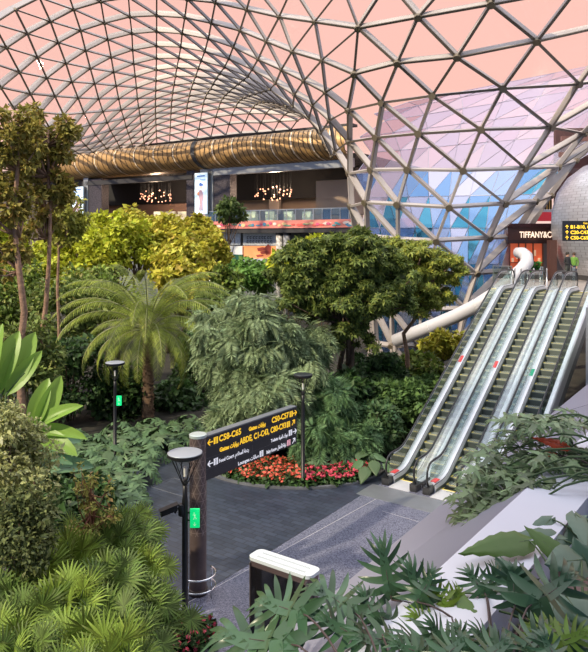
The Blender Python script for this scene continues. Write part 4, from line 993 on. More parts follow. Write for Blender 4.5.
def spray_T(n=6, w=.13, L=.42, spread=1.0, droop=.25):
    """a twig with paired narrow leaflets"""
    vs = []; fs = []
    for i in range(n):
        for s in (-1, 1):
            t = .12+.8*i/(n-1); b = A([0, t, -droop*t*t]); l = L*(1-.45*abs(t-.45))
            d = nrm(A([s*spread, .75, -.25])); x = nrm(np.cross(d, A([0, 0, 1])))
            k = len(vs); vs += [b, b+d*l*.45+x*w*l, b+d*l, b+d*l*.45-x*w*l]; fs.append((k, k+1, k+2, k+3))
    k = len(vs); b = A([0, .95, -droop*.9]); d = nrm(A([0, 1, -.4])); x = A([1, 0, 0]); vs += [b, b+d*L*.35+x*w*L*.8, b+d*L*.75, b+d*L*.35-x*w*L*.8]; fs.append((k, k+1, k+2, k+3))
    return A(vs), [np.array(fs)]
def whorl_T(n=5, w=.2, L=.6, dip=.25):
    """hand-shaped tuft: several leaves from one point"""
    vs = []; fs = []
    for i in range(n):
        a = (i-(n-1)/2)*(2.3*PI/2/n)+PI/2 if n < 6 else 2*PI*i/n
        d = A([math.cos(a), math.sin(a), -dip]); d = nrm(d); x = nrm(np.cross(d, A([0, 0, 1]))); k = len(vs); b = A([0, 0, 0])
        vs += [b, b+d*L*.5+x*w*L+A([0, 0, .05]), b+d*L, b+d*L*.5-x*w*L+A([0, 0, .05])]; fs.append((k, k+1, k+2, k+3))
    return A(vs), [np.array(fs)]
def fan_T(n=26, L=.5, w=.026, cup=.10, arc=1.94):
    vs = []; fs = []
    for i in range(n):
        a = PI/2+(i-(n-1)/2)/(n-1)*arc*PI; d = A([math.cos(a), math.sin(a), 0]); x = A([-math.sin(a), math.cos(a), 0])
        l = L*(.8+.2*math.cos((a-PI/2)*.6)); k = len(vs); ww = w*L*2
        vs += [A([0, 0, 0]), d*l*.45+x*ww+A([0, 0, cup*.3]), d*l*.5+A([0, 0, cup*.15]), d*l*.45-x*ww+A([0, 0, cup*.3]), d*l*.82+x*ww*.5+A([0, 0, cup*.1]), d*l*.82-x*ww*.5+A([0, 0, cup*.1]), d*l+A([0, 0, -cup*.6])]
        fs += [(k, k+2, k+1), (k, k+3, k+2)]
        fs += [(k+1, k+2, k+4), (k+2, k+3, k+5), (k+2, k+5, k+4), (k+4, k+5, k+6)]
    f3 = np.array(fs); return A(vs), [f3]
def monstera_T(lobes=6, L=1.0, W=.75, sag=.18, lw=1.0, web=1.0):
    """deeply cut leaf: a midrib web with curved finger lobes"""
    vs = []; fs = []
    def zc(x, y): return -sag*y*y-.30*abs(x)**1.6*.8+.06*math.sin(y*9)
    def strip(pts, ws):
        k = len(vs)
        for i, (p, w_) in enumerate(zip(pts, ws)):
            q = pts[min(i+1, len(pts)-1)]-pts[max(i-1, 0)]; q = q/np.linalg.norm(q); nn = A([q[1], -q[0]])
            for e in (-1, 0, 1):
                xy = p+nn*w_*e; vs.append(A([xy[0], xy[1], zc(xy[0], xy[1])-(.012 if e == 0 else 0)]))
        for i in range(len(pts)-1):
            for e in (0, 1): fs.append((k+3*i+e, k+3*i+e+1, k+3*i+4+e, k+3*i+3+e))
    for s in (-1, 1):
        for i in range(lobes):
            f = i/(lobes-1); y0 = .06+.74*f; base = A([s*.01, y0])
            ang = math.radians(-35+95*f); l = W*(.62+.55*math.sin(PI*min(1, f*.85+.2)))*.62
            d = A([s*math.cos(ang), math.sin(ang)]); pts = []
            for q in range(6):
                t = q/5; up_ = A([0, .22*l*t*t]); pts.append(base+d*l*t+up_)
            hw = (.052+.03*(1-f))*lw; strip(pts, [hw*1.15, hw*1.1, hw, hw*.9, hw*.62, .004])
    # central web and tip
    strip([A([0, -.04]), A([0, .1]), A([0, .3]), A([0, .55]), A([0, .8]), A([0, .92]), A([0, 1.08])], [.05*web, .16*web, .17*web, .15*web, .11*web, .07*web, .003])
    v = A(vs)*L; return v, [np.array(fs)]
def heart_T(L=1.0, W=.42, n=8, sag=.15, m=3, keel=.10):
    """broad pointed leaf with a folded midrib and ribbed blade"""
    vs = []; fs = []
    for i in range(n+1):
        t = i/n; w_ = W*(math.sin(PI*min(1, t**.62))**.9)*(1-.35*t) if 0 < t < 1 else (.0 if t == 1 else .10*W)
        for e in range(-m, m+1):
            x = w_*e/m; back = -.16*abs(e/m)*(1-t)**2 if True else 0
            vs.append(A([x, t+back, -sag*t*t+keel*abs(e/m)**.8*W*1.2-.18*(abs(e)/m)**2.2*W+.016*(-1)**i*(abs(e)/m)]))
    c = 2*m+1
    for i in range(n):
        for e in range(2*m): fs.append((i*c+e, i*c+e+1, (i+1)*c+e+1, (i+1)*c+e))
    return A(vs)*L, [np.array(fs)]
def paddle_T(L=1.0, W=.19, n=10, sag=.2):
    vs = []; fs = []
    for i in range(n+1):
        t = i/n; w_ = W*math.sin(PI*min(1, t*.97+.03)**.8)**.55 if t < 1 else .004
        for e in range(-2, 3): x = w_*e/2; vs.append(A([x, t, -sag*t**2.2+.55*abs(x)]))
    for i in range(n):
        for e in range(4): fs.append((i*5+e, i*5+e+1, (i+1)*5+e+1, (i+1)*5+e))
    return A(vs)*L, [np.array(fs)]

def ivar(c, a=.35, n=5, warm=None, seed=0):
    r = random.Random(seed+int(c[1]*1000)); out = []
    for i in range(n):
        f = 1-a+2*a*i/(n-1); q = [c[0]*f*r.uniform(.9, 1.12), c[1]*f, c[2]*f*r.uniform(.85, 1.15)]
        out.append(tuple(q))
    if warm: out.append(warm)
    return out
def leafmat(name, col, a=.4, warm=None, rough=.5, trans=.28, spec=.22):
    spec = min(spec, .38); col = tuple(min(.6, q*k) for q, k in zip(col, (1.32, 1.25, 1.0)))
    return mat(name, col, rough, 0, spec, var=ivar(col, a, 5, warm), trans=trans)
m_bark = mat('bark_brown', (.105, .07, .045), .9, noise=(6, .35), bump=(14, .8))
m_barkp = mat('bark_pinkish', (.26, .155, .10), .85, noise=(5, .3), bump=(12, .7))
m_stem2 = mat('green_stem', (.055, .10, .03), .6)
m_stemd = mat('dark_stem', (.045, .035, .03), .6)

def blob_points(rng, blobs, n, shell=.35):
    """blobs: (cx, cy, cz, rx, ry, rz); points gathered in the outer shell, with outward normals"""
    bl_ = np.array(blobs, dtype=float); w_ = (bl_[:, 3]*bl_[:, 4]+bl_[:, 3]*bl_[:, 5]); w_ /= w_.sum()
    k = rng.choice(len(bl_), n, p=w_); d = nrm(rng.normal(size=(n, 3))); rad = 1-shell*rng.random(n)**1.3
    p = bl_[k, :3]+d*bl_[k, 3:6]*rad[:, None]; return p, nrm(d/bl_[k, 3:6])
def clump_blobs(rng, c, R, n, size=.34, flat=.6, low=-.55, irr=.15):
    """n leafy clumps spread over the shell of one crown of radii R"""
    out = []
    for i in range(n):
        while True:
            d = rng.normal(size=3); d /= np.linalg.norm(d)
            if d[2] > low: break
        r = .55+.38*rng.random(); s = size*(.7+.6*rng.random())
        j = 1+irr*rng.normal()
        out.append((c[0]+d[0]*R[0]*r*j, c[1]+d[1]*R[1]*r*j, c[2]+d[2]*R[2]*r*j, R[0]*s, R[1]*s, max(R[2]*s*flat, .12)))
    return out
def foliage(name, blobs, n, T, size, m, parent, rng, droop=.35, out=.7, rnd=.6, shell=.5, jit=.3, upness=.6, smooth=False, cut=None):
    p, nr = blob_points(rng, blobs, n, shell)
    if cut is not None:
        k = cut(p); p = p[k]; nr = nr[k]; n = len(p)
    d = nr*out+rng.normal(size=(n, 3))*rnd; d[:, 2] -= droop
    ups = nr*(1-upness)+A([0, 0, upness])+rng.normal(size=(n, 3))*.3
    fr = frames(d, ups); sc_ = size*(1+jit*rng.normal(size=n)).clip(.45, 1.7)
    v, fl = scatter(T, p, fr, sc_); return npmesh(name, v, fl, m, parent, smooth)
def trunk(parent, base, tops, r0, m, seed=0, name='trunk', bends=.06, r1=.35):
    rr_ = random.Random(seed); mb = MB(); base = Vector(base)
    for tp in tops:
        tp = Vector(tp); pts = []; rs = []
        for i in range(8):
            t = i/7; p = base.lerp(tp, t); s = (tp-base).length*bends*math.sin(PI*t)
            pts.append(p+V(rr_.uniform(-s, s), rr_.uniform(-s, s), 0)); rs.append(r0*(1-(1-r1)*t)*(1.25 if i == 0 else 1))
        mb.tube(pts, rs, 9)
    return mb.build(name, m, parent, True)
def limbs(parent, frm, blobs, r, m, seed=0, share=1.0):
    rr_ = random.Random(seed); mb = MB()
    for b in blobs:
        if rr_.random() > share: continue
        f = Vector(frm[rr_.randrange(len(frm))]); e = V(*b[:3]); mid = f.lerp(e, .5)+V(rr_.uniform(-.1, .1), rr_.uniform(-.1, .1), -.08*(e-f).length)
        mb.tube([f, mid, e], [r, r*.65, r*.3], 6)
    return mb.build('branches', m, parent, True)
# crown spec read off the picture at one depth: centre column/row and half sizes in pixels
def crown_at(px, py, d, rx, ry, ryd=None):
    c = P(px, py, d); return (c.x, c.y, c.z), (rx*d/F, (ryd or rx)*d/F, ry*d/F)
T_leaf = leaf_T(); T_leafw = leaf_T(.36, .2); T_narrow = leaf_T(.13, .2, .04); T_spray = spray_T(); T_whorl = whorl_T(); T_star = whorl_T(7, .17, .6, .3); T_fan = fan_T()
T_mon = monstera_T(); T_heart = heart_T(); T_paddle = paddle_T(); T_bam = spray_T(7, .11, .55, .9, .45)
def tree(name, label, cat, base, crown, nclump, nleaf, T, size, m, tm, tr=.12, tops=None, group=None, seed=1, flat=.6, csz=.34, low=-.5, droop=.35, fork=.55, branches=True, irr=.15, **kw):
    rng = np.random.default_rng(seed); c, R = crown; t = tag(empty(name, base), label, cat, group)
    bl_ = clump_blobs(rng, c, R, nclump, csz, flat, low, irr)
    tops = tops or [(c[0], c[1], c[2]-R[2]*.1)]
    trunk(t, base, tops, tr, tm, seed)
    if branches:
        fk = [Vector(base).lerp(Vector(tp), q) for tp in tops for q in (fork, .75, .95)]
        limbs(t, fk, bl_, tr*.42, tm, seed)
    foliage('foliage', bl_, nleaf, T, size, m, t, rng, droop, **kw)
    return t
def bush(name, label, cat, crown, nclump, nleaf, T, size, m, group=None, seed=1, flat=.75, csz=.38, low=-.35, droop=.2, base=None, sm=None, ns=7, **kw):
    rng = np.random.default_rng(seed); c, R = crown; base = base or (c[0], c[1], max(0, min(c[2]-R[2], 0.0)) if c[2]-R[2] < .3 else 0)
    base = (c[0], c[1], base[2] if base else 0)
    t = tag(empty(name, base), label, cat, group)
    bl_ = clump_blobs(rng, c, R, nclump, csz, flat, low)
    mb = MB()
    for b in bl_[:ns]:
        e = V(*b[:3]); f = V(base[0]+(e.x-base[0])*.2, base[1]+(e.y-base[1])*.2, base[2]); mb.tube([f, f.lerp(e, .5)+V(0, 0, .1), e], [.035, .028, .015], 6)
    mb.build('stems', sm or m_bark, t, True)
    cutf = (lambda p: p[:, 2] > base[2]+.02)
    foliage('foliage', bl_, nleaf, T, size, m, t, rng, droop, cut=cutf, **kw)
    return t
# ================================================================ the garden
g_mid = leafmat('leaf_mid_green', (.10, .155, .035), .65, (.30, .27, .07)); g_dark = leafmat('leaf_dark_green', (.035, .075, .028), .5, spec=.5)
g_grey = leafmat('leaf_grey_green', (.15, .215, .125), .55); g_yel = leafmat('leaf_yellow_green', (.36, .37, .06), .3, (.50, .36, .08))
g_lime = leafmat('leaf_lime', (.32, .37, .04), .4); g_olive = leafmat('leaf_olive', (.20, .18, .05), .5, (.38, .22, .06))  # lime and olive brightened in colour so the trees read as sunlit
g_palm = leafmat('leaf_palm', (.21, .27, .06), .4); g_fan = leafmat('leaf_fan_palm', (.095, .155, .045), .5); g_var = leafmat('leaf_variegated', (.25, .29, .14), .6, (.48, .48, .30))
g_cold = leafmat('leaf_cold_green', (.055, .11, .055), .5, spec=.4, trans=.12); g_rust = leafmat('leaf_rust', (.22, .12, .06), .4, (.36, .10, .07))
# ---- back rows
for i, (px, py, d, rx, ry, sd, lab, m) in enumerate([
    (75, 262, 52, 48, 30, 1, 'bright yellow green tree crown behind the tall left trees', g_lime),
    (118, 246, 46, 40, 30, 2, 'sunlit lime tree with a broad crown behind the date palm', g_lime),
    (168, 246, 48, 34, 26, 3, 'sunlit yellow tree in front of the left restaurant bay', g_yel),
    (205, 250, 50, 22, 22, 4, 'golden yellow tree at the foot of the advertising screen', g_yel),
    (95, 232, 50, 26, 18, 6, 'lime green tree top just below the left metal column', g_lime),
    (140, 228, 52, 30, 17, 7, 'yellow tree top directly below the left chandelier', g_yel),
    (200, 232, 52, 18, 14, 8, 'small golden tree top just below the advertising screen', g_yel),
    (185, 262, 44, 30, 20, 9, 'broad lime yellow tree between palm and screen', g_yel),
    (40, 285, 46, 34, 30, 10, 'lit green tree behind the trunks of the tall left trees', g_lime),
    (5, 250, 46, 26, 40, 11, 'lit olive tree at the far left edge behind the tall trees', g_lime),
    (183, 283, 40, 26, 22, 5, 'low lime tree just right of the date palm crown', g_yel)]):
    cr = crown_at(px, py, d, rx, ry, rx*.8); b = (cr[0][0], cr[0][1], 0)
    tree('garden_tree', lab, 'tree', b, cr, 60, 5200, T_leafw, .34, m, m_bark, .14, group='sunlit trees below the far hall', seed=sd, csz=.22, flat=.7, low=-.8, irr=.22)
cr = crown_at(229, 214, 56, 17, 14); tree('slender_tree', 'slender young tree rising in front of the dark column between the bays', 'tree', (cr[0][0], cr[0][1], 0), cr, 14, 1500, T_leaf, .36, leafmat('leaf_soft', (.10, .15, .05), .4), m_bark, .11, seed=9)
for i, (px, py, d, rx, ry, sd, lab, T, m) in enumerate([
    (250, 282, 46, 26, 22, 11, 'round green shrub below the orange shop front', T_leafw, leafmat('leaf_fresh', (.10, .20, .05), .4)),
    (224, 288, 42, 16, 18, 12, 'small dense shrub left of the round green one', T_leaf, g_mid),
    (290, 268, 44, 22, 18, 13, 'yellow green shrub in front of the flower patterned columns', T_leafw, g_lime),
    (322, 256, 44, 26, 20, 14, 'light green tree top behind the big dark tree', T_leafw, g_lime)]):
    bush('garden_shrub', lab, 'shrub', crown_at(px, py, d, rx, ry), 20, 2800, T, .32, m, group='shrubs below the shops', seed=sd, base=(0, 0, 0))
# ---- tall thin-trunked trees at the far left
def tall(px0, px1, ytop, d, crs, sd, lab, m, tr=.12):
    b = P(px0, 400, d); b.z = 0; t = tag(empty('tall_tree', b), lab, 'tree', 'tall trees at the left edge'); rng = np.random.default_rng(sd)
    top = P(px1, ytop, d); trunk(t, b, [top], tr, m_barkp, sd, r1=.35, bends=.02)
    bl_ = []
    for (x, y, rx, ry, n) in crs:
        c, R = crown_at(x, y, d, rx, ry); bl_ += clump_blobs(rng, c, R, int(n*1.8), .21, .7, -.9, .22)
    ax = [b.lerp(top, q) for q in (.55, .65, .75, .85, .95)]
    mb = MB()
    for q in bl_:
        e = V(*q[:3]); f = min(ax, key=lambda a: abs(a.z-(e.z-.6))); mb.tube([f, f.lerp(e, .5)+V(0, 0, -.1), e], [.05, .035, .015], 6)
    mb.build('branches', m_barkp, t, True)
    foliage('foliage', bl_, 75*len(bl_), T_leaf, .22, m, t, rng, .3)
tall(22, 18, 120, 25, [(8, 138, 28, 36, 22), (6, 205, 26, 34, 16), (2, 262, 20, 26, 10)], 21, 'tall tree with a pinkish trunk at the very left edge', g_olive, .17)
tall(42, 48, 130, 27, [(42, 145, 30, 36, 24), (54, 188, 20, 22, 14), (38, 222, 18, 18, 10), (28, 175, 20, 20, 8)], 22, 'tall tree with a loose olive crown reaching up to the glass roof', g_olive, .13)
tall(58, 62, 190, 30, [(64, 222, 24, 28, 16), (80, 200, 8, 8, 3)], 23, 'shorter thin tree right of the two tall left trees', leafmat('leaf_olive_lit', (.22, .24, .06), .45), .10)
# ---- dense shrubbery on the left
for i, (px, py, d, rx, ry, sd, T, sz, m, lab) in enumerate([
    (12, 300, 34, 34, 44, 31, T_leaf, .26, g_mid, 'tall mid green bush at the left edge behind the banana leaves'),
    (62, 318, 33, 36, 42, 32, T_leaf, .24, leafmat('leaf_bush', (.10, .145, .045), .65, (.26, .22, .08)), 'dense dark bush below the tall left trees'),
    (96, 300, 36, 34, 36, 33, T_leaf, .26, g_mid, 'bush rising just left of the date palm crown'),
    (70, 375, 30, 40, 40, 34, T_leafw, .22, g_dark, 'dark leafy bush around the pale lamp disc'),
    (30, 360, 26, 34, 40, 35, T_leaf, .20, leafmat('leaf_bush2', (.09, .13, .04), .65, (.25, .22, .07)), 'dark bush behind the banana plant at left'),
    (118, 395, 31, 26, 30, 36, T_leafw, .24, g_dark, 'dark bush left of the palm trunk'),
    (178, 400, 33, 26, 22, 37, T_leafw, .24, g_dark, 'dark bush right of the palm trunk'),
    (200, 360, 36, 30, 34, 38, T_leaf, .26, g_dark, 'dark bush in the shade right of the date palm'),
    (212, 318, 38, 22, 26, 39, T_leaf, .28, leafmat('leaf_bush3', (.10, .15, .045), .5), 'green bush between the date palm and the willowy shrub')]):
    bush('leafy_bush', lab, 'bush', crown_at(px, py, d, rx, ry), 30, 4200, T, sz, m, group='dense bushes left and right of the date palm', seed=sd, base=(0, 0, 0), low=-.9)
# ---- date palm
def frond(mbv, base, az, el, L, curl, n=34, ll=.5, rng=None, w=.028, droop=.55):
    """arching rachis with two rows of narrow leaflets; returns (leaf verts, faces, rachis pts)"""
    h = V(math.cos(az), math.sin(az), 0); p = Vector(base); e = el; pts = [p.copy()]; st_ = L/n; lv = []; lf = []
    side = V(-h.y, h.x, 0)
    for i in range(n):
        d = h*math.cos(e)+ZU*math.sin(e); p = p+d*st_; pts.append(p.copy()); e -= curl/n*(1+.8*i/n)
        t = i/(n-1)
        if t < .10: continue
        up_ = side.cross(d).normalized()
        if up_.z < 0 and e > -1.3: up_ = up_
        l = ll*math.sin(PI*min(1, .18+.80*t))**.7
        for s in (-1, 1):
            for q in (0,):
                ld = (side*s*1.0+d*.85+up_*.30+V(0, 0, -.25)).normalized(); r_ = rng.random()*.14
                b = p+d*st_*(.5 if s > 0 else 0); mid = b+ld*l*.5; tip = b+(ld+V(0, 0, -droop*.8-r_)).normalized()*l*.5+ld*l*.45
                x = d*w
                k = len(lv); lv += [b-x*.5, b+x*.5, mid+x, mid-x, tip]; lf += [(k, k+1, k+2, k+3)]; lf += [(k+3, k+2, k+4)]
    return lv, lf, pts
def palm(name, label, cat, base, H, tr, crown, nf, L, m, seed, ll=.55, tm=None, n=34, w=.03, elr=(1.35, -.35), lean=(0, 0)):
    rng = random.Random(seed); t = tag(empty(name, base), label, cat); b = Vector(base)
    mb = MB(); prof = []; N_ = int(H/.16)
    for i in range(N_):
        z = H*i/N_; r = tr*(1.08 if i < 2 else 1)*(1-.08*i/N_); prof += [(r*.92, z), (r*1.07, z+.10), (r*.95, z+.13)]
    prof += [(tr*1.15, H), (tr*.9, H+.35), (.05, H+.5)]
    mb.lathe(b, prof, 16); mb.build('trunk', tm, t, True)
    mb = MB()
    for i in range(int(H*26)):   # cut leaf bases
        z = rng.uniform(.2, H); a = rng.uniform(0, 6.28); q = V(math.cos(a), math.sin(a), 0); mb.beam(b+q*tr*.9+V(0, 0, z), b+q*tr*1.25+V(0, 0, z+.10), .07, .03, ZU)
    o = mb.build('leaf_base', tm, t); o['kind'] = 'stuff'
    cb = b+V(0, 0, H+.2)
    for i in range(nf):
        f = i/(nf-1); az = i*2.39996+rng.uniform(-.2, .2); el = elr[0]+(elr[1]-elr[0])*f+rng.uniform(-.1, .1)
        LL = L*(.72+.28*math.sin(PI*min(1, f+.25)))*rng.uniform(.92, 1.06)
        lv, lf, pts = frond(None, cb+V(math.cos(az), math.sin(az), 0)*tr*.5+V(0, 0, -.2*f), az, el, LL, 1.25+.55*f, n, ll, rng, w)
        mb = MB(); mb.v = [tuple(q) for q in lv]; mb.f = lf; mb.mi = [0]*len(lf); mb.tube(pts, [.030*(1-.75*k/len(pts)) for k in range(len(pts))], 4, mi=1)
        mb.build('frond', [m, mat('palm_rachis', (.26, .27, .10), .5)], t)
    return t
pb = G(148, 418); palm('date_palm', 'large date palm with a thick rough trunk and arching feathery fronds', 'palm', (pb.x, pb.y, 0), 3.9, .25, None, 52, 4.9, g_palm, 5, ll=.72, tm=mat('palm_trunk', (.14, .085, .05), .9, noise=(5, .35)), n=46, w=.022, elr=(1.5, .02))
# ---- willowy grey-green shrub mass in the middle of the island
rng = np.random.default_rng(50)
def drooping(name, label, cat, specs, m, sd, n_per, size, T, base, group=None, sm=None, droopv=.9):
    t = tag(empty(name, base), label, cat, group); rng = np.random.default_rng(sd); bl_ = []
    for (px, py, d, rx, ry, n) in specs:
        c, R = crown_at(px, py, d, rx, ry); bl_ += clump_blobs(rng, c, R, n, .30, .7, -.7)
    mb = MB()
    for q in bl_[::2]:
        e = V(*q[:3]); f = V(base[0]+(e.x-base[0])*.25, base[1]+(e.y-base[1])*.25, 0); mb.tube([f, f.lerp(e, .6)+V(0, 0, .5), e], [.04, .03, .012], 6)
    mb.build('canes', sm or m_stemd, t, True)
    foliage('foliage', bl_, n_per*len(bl_), T, size, m, t, rng, droopv, out=.75, rnd=.4, cut=lambda p: p[:, 2] > .1)
    return t
bs = P(262, 470, 25); drooping('willowy_shrub', 'big drooping shrub of fine grey green leaves in the middle of the garden', 'shrub',
    [(262, 330, 26, 36, 34, 26), (238, 370, 25.5, 34, 46, 28), (290, 350, 26.5, 34, 40, 26), (225, 335, 27, 24, 30, 14), (265, 410, 25, 50, 42, 34), (300, 400, 25, 26, 40, 18)], g_grey, 51, 130, .42, T_bam, (bs.x, bs.y, 0))
bs = P(330, 455, 24.5); drooping('willowy_shrub', 'smaller shrub with long drooping leaves at the right end of the flower bed', 'shrub',
    [(318, 432, 24.2, 26, 30, 18), (345, 440, 24.6, 30, 24, 18), (330, 400, 25.4, 22, 26, 12)], leafmat('leaf_grey2', (.08, .15, .075), .45), 52, 120, .38, T_bam, (bs.x, bs.y, 0))
# ---- big broadleaf tree and its neighbour
def bigtree(label, specs, tops, base, m, sd, n_per, size, T=T_leafw, tr=.16, tm=None, name='broadleaf_tree', droop=.35, csz=.30, fl_=.75):
    t = tag(empty(name, base), label, 'tree', None); rng = np.random.default_rng(sd); bl_ = []
    for (px, py, d, rx, ry, n) in specs:
        c, R = crown_at(px, py, d, rx, ry, rx*.8); bl_ += clump_blobs(rng, c, R, int(n*2.6), csz*.75, fl_, -.75, .2)
    b = Vector(base); tp = [P(*q) for q in tops]; mb_t = trunk(t, base, tp, tr, tm or m_bark, sd)
    fk = [b.lerp(x, q) for x in tp for q in (.8, .9, .98)]
    limbs(t, fk, bl_, tr*.35, tm or m_bark, sd)
    foliage('foliage', bl_, n_per*len(bl_), T, size, m, t, rng, droop)
    return t
bs = P(346, 440, 28.5); bigtree('big dark broadleaf tree with several trunks behind the willowy shrub',
    [(352, 258, 28.5, 46, 26, 36), (312, 272, 28, 38, 30, 26), (345, 295, 28, 48, 34, 30), (385, 285, 28.5, 32, 36, 22), (300, 300, 27.5, 24, 20, 10), (350, 335, 28, 26, 24, 10)],
    [(352, 270, 28.5), (338, 290, 28.2), (360, 300, 28.6)], (bs.x, bs.y, 0), leafmat('leaf_bigtree', (.085, .125, .04), .65, (.24, .25, .05)), 61, 46, .34, T=T_star)
bs = P(408, 430, 31); bigtree('smaller tree with a straight pinkish trunk and yellow green top beside the funnel',
    [(412, 262, 31, 40, 22, 26), (440, 268, 31, 26, 20, 14), (405, 292, 31, 38, 26, 20), (430, 300, 31, 26, 16, 10)],
    [(412, 275, 31)], (bs.x, bs.y, 0), leafmat('leaf_neighbour', (.15, .19, .045), .45, (.42, .38, .05)), 62, 44, .32, T=T_star, tm=m_barkp, tr=.15)
bs = P(440, 420, 34); bigtree('small yellow leaved sapling below the white pipe',
    [(443, 345, 34, 18, 13, 12), (450, 352, 34, 10, 10, 4)], [(443, 352, 34)], (bs.x, bs.y, 0), g_yel, 63, 50, .28, T=T_leaf, tr=.07)
# ---- rounded shrubs up against the escalators
for i, (px, py, d, rx, ry, sd, T, sz, m, lab) in enumerate([
    (372, 372, 30, 30, 18, 71, T_star, .34, g_dark, 'dark shrub with star shaped leaves below the smaller tree'),
    (420, 373, 32, 26, 14, 72, T_leafw, .26, g_mid, 'light shrub at the back beside the sapling'),
    (400, 405, 27.5, 32, 24, 73, T_leaf, .22, leafmat('leaf_hedge', (.065, .125, .05), .45), 'rounded dense shrub in the middle against the left escalator'),
    (368, 430, 25.6, 31, 28, 74, T_leaf, .21, leafmat('leaf_hedge2', (.05, .10, .05), .45), 'rounded dense shrub nearest to the escalator foot'),
    (345, 395, 27, 24, 22, 75, T_leafw, .26, g_dark, 'dark shrub under the big broadleaf tree'),
    (430, 393, 29.5, 16, 16, 76, T_leaf, .22, leafmat('leaf_hedge', (.065, .125, .05)), 'narrow shrub touching the glass of the left escalator')]):
    bush('rounded_shrub', lab, 'shrub', crown_at(px, py, d, rx, ry), 26, 5200, T, sz, m, group='shrubs beside the escalators', seed=sd, base=(0, 0, 0), low=-.9, shell=.4)
# ---- large-leaved ground plants
def rosette(name, T, n, r, h, size, m, label, group=None, base=(0, 0, 0), sd=0, stem=.012, tilt=.6, sm=None):
    rr_ = random.Random(sd); t = tag(empty(name, base), label, 'plant', group); b = Vector(base); mb = MB(); pos = []; dirs = []; ups = []; sc_ = []
    for i in range(n):
        a = i*2.4+rr_.uniform(-.3, .3); q = math.sqrt((i+.5)/n); e = b+V(math.cos(a)*r*q, math.sin(a)*r*q, h*(1-.55*q*q)*rr_.uniform(.8, 1.1))
        mb.tube([b+V(math.cos(a)*.05, math.sin(a)*.05, 0), b.lerp(e, .5)+V(0, 0, h*.25), e], [stem*1.4, stem, stem*.8], 5)
        d = V(math.cos(a), math.sin(a), -.25-tilt*q); pos.append(e); dirs.append(d); ups.append(V(math.cos(a)*.35, math.sin(a)*.35-.25, 1)); sc_.append(size*rr_.uniform(.8, 1.15))
    mb.build('stalks', sm or m_stem2, t, True)
    v, fl = scatter(T, A([p[:] for p in pos]), frames(A([p[:] for p in dirs]), A([p[:] for p in ups])), A(sc_)); npmesh('leaves', v, fl, m, t, False)
    return t
k = 0
for (px, py, d, kind) in [(52, 455, 24.5, 0), (72, 446, 25.5, 0), (92, 452, 24.8, 0), (60, 470, 23.2, 0), (84, 472, 23, 0), (108, 462, 23.6, 1), (128, 452, 25, 0), (140, 462, 24.2, 0), (158, 448, 26, 1), (172, 452, 26, 0), (150, 436, 27.2, 0), (118, 440, 26.3, 0), (42, 440, 26, 1), (186, 441, 27.5, 0),
                          (356, 462, 23.6, 1), (372, 474, 22.8, 1), (318, 455, 23.6, 0)]:
    b = P(px, py, d); k += 1
    t = rosette(['cut_leaf_plant', 'elephant_ear_plant'][kind], [T_mon, T_heart][kind], [15, 10][kind], [.75, .6][kind], [.85, .75][kind], [.62, .62][kind], g_cold, None, ['cut leaf plants along the garden path', 'broad leaf plants along the garden path'][kind], (b.x, b.y, 0), 100+k)
    t['label'] = ['low dark plant with deeply cut glossy leaves beside the paving', 'low plant with plain heart shaped leaves beside the paving'][kind]
# ---- flower beds
def flower_bed(poly, label, curbm, z=.16):
    pass
m_curb = mat('bed_curb_grey', (.11, .115, .13), .6, noise=(3, .2))
def bed(name, c, rx, ry, rot, label):
    t = tag(empty(name, c), label, 'bed border'); 
    mb = MB(); mb.lathe(c, [(1, 0), (1, .07), (.955, .075), (.95, 0)], 64, sx=rx, sy=ry, rot=rot, close=False); mb.build('curb', m_curb, t)
    mb = MB(); mb.lathe(c, [(.952, 0), (.9, .07), (0, .10)], 48, sx=rx, sy=ry, rot=rot); mb.build('soil', m_soil, t, True)
bc = V(-.1, 24.2, 0); bed('flower_bed', bc, 3.35, 2.55, -.15, 'rounded planting bed with a grey curb around the middle shrubs')
bc2 = V(-2.45, 13.3, 0); bed('flower_bed', bc2, .95, .72, .5, 'small rounded planting bed with a dark curb around the nearest lamp post')
def flower_proto(name, fm, seed, label, group):
    rng = np.random.default_rng(seed); t = tag(empty(name, (0, 0, 0)), label, 'flower', group)
    foliage('foliage', [(0, 0, .13, .20, .20, .14)], 110, leaf_T(.4, .2), .13, g_dark, t, rng, .2, out=.9)
    p, nr = blob_points(rng, [(0, 0, .20, .20, .20, .16)], 17, .15); p = p[nr[:, 2] > -.1]; nr = nr[nr[:, 2] > -.1]
    v, fl = scatter(whorl_T(6, .34, .7, .15), p, frames(rng.normal(size=(len(p), 3)), nr+A([0, -.4, .5])), np.full(len(p), .085)); npmesh('blossoms', v, fl, fm, t)
    return t
f_or = mat('petal_orange_red', (.62, .09, .05), .5, var=[(.42, .04, .03), (.70, .10, .06), (.75, .18, .10)], trans=.2); f_cr = mat('petal_crimson', (.5, .02, .06), .5, var=[(.30, .012, .03), (.55, .03, .07), (.65, .10, .14)], trans=.2)
pr = [flower_proto('begonia', f_or, 201, 'low orange red flowering plant in the middle flower bed, left of the lamp post', 'orange red flowers in the middle bed'),
      flower_proto('begonia', f_cr, 202, 'low crimson flowering plant in the middle flower bed, right of the lamp post', 'crimson flowers in the middle bed'),
      flower_proto('begonia', f_cr, 203, 'low deep red flowering plant at the foot of the nearest lamp post', 'deep red flowers around the nearest lamp')]
rr = random.Random(9); used = [False]*3
def put(k, x, y, z, s):
    o = pr[k] if not used[k] else copy_tree(pr[k]); used[k] = True; o.location = (x, y, z); o.rotation_euler = (0, 0, rr.uniform(0, 6.28)); o.scale = (s, s, s)
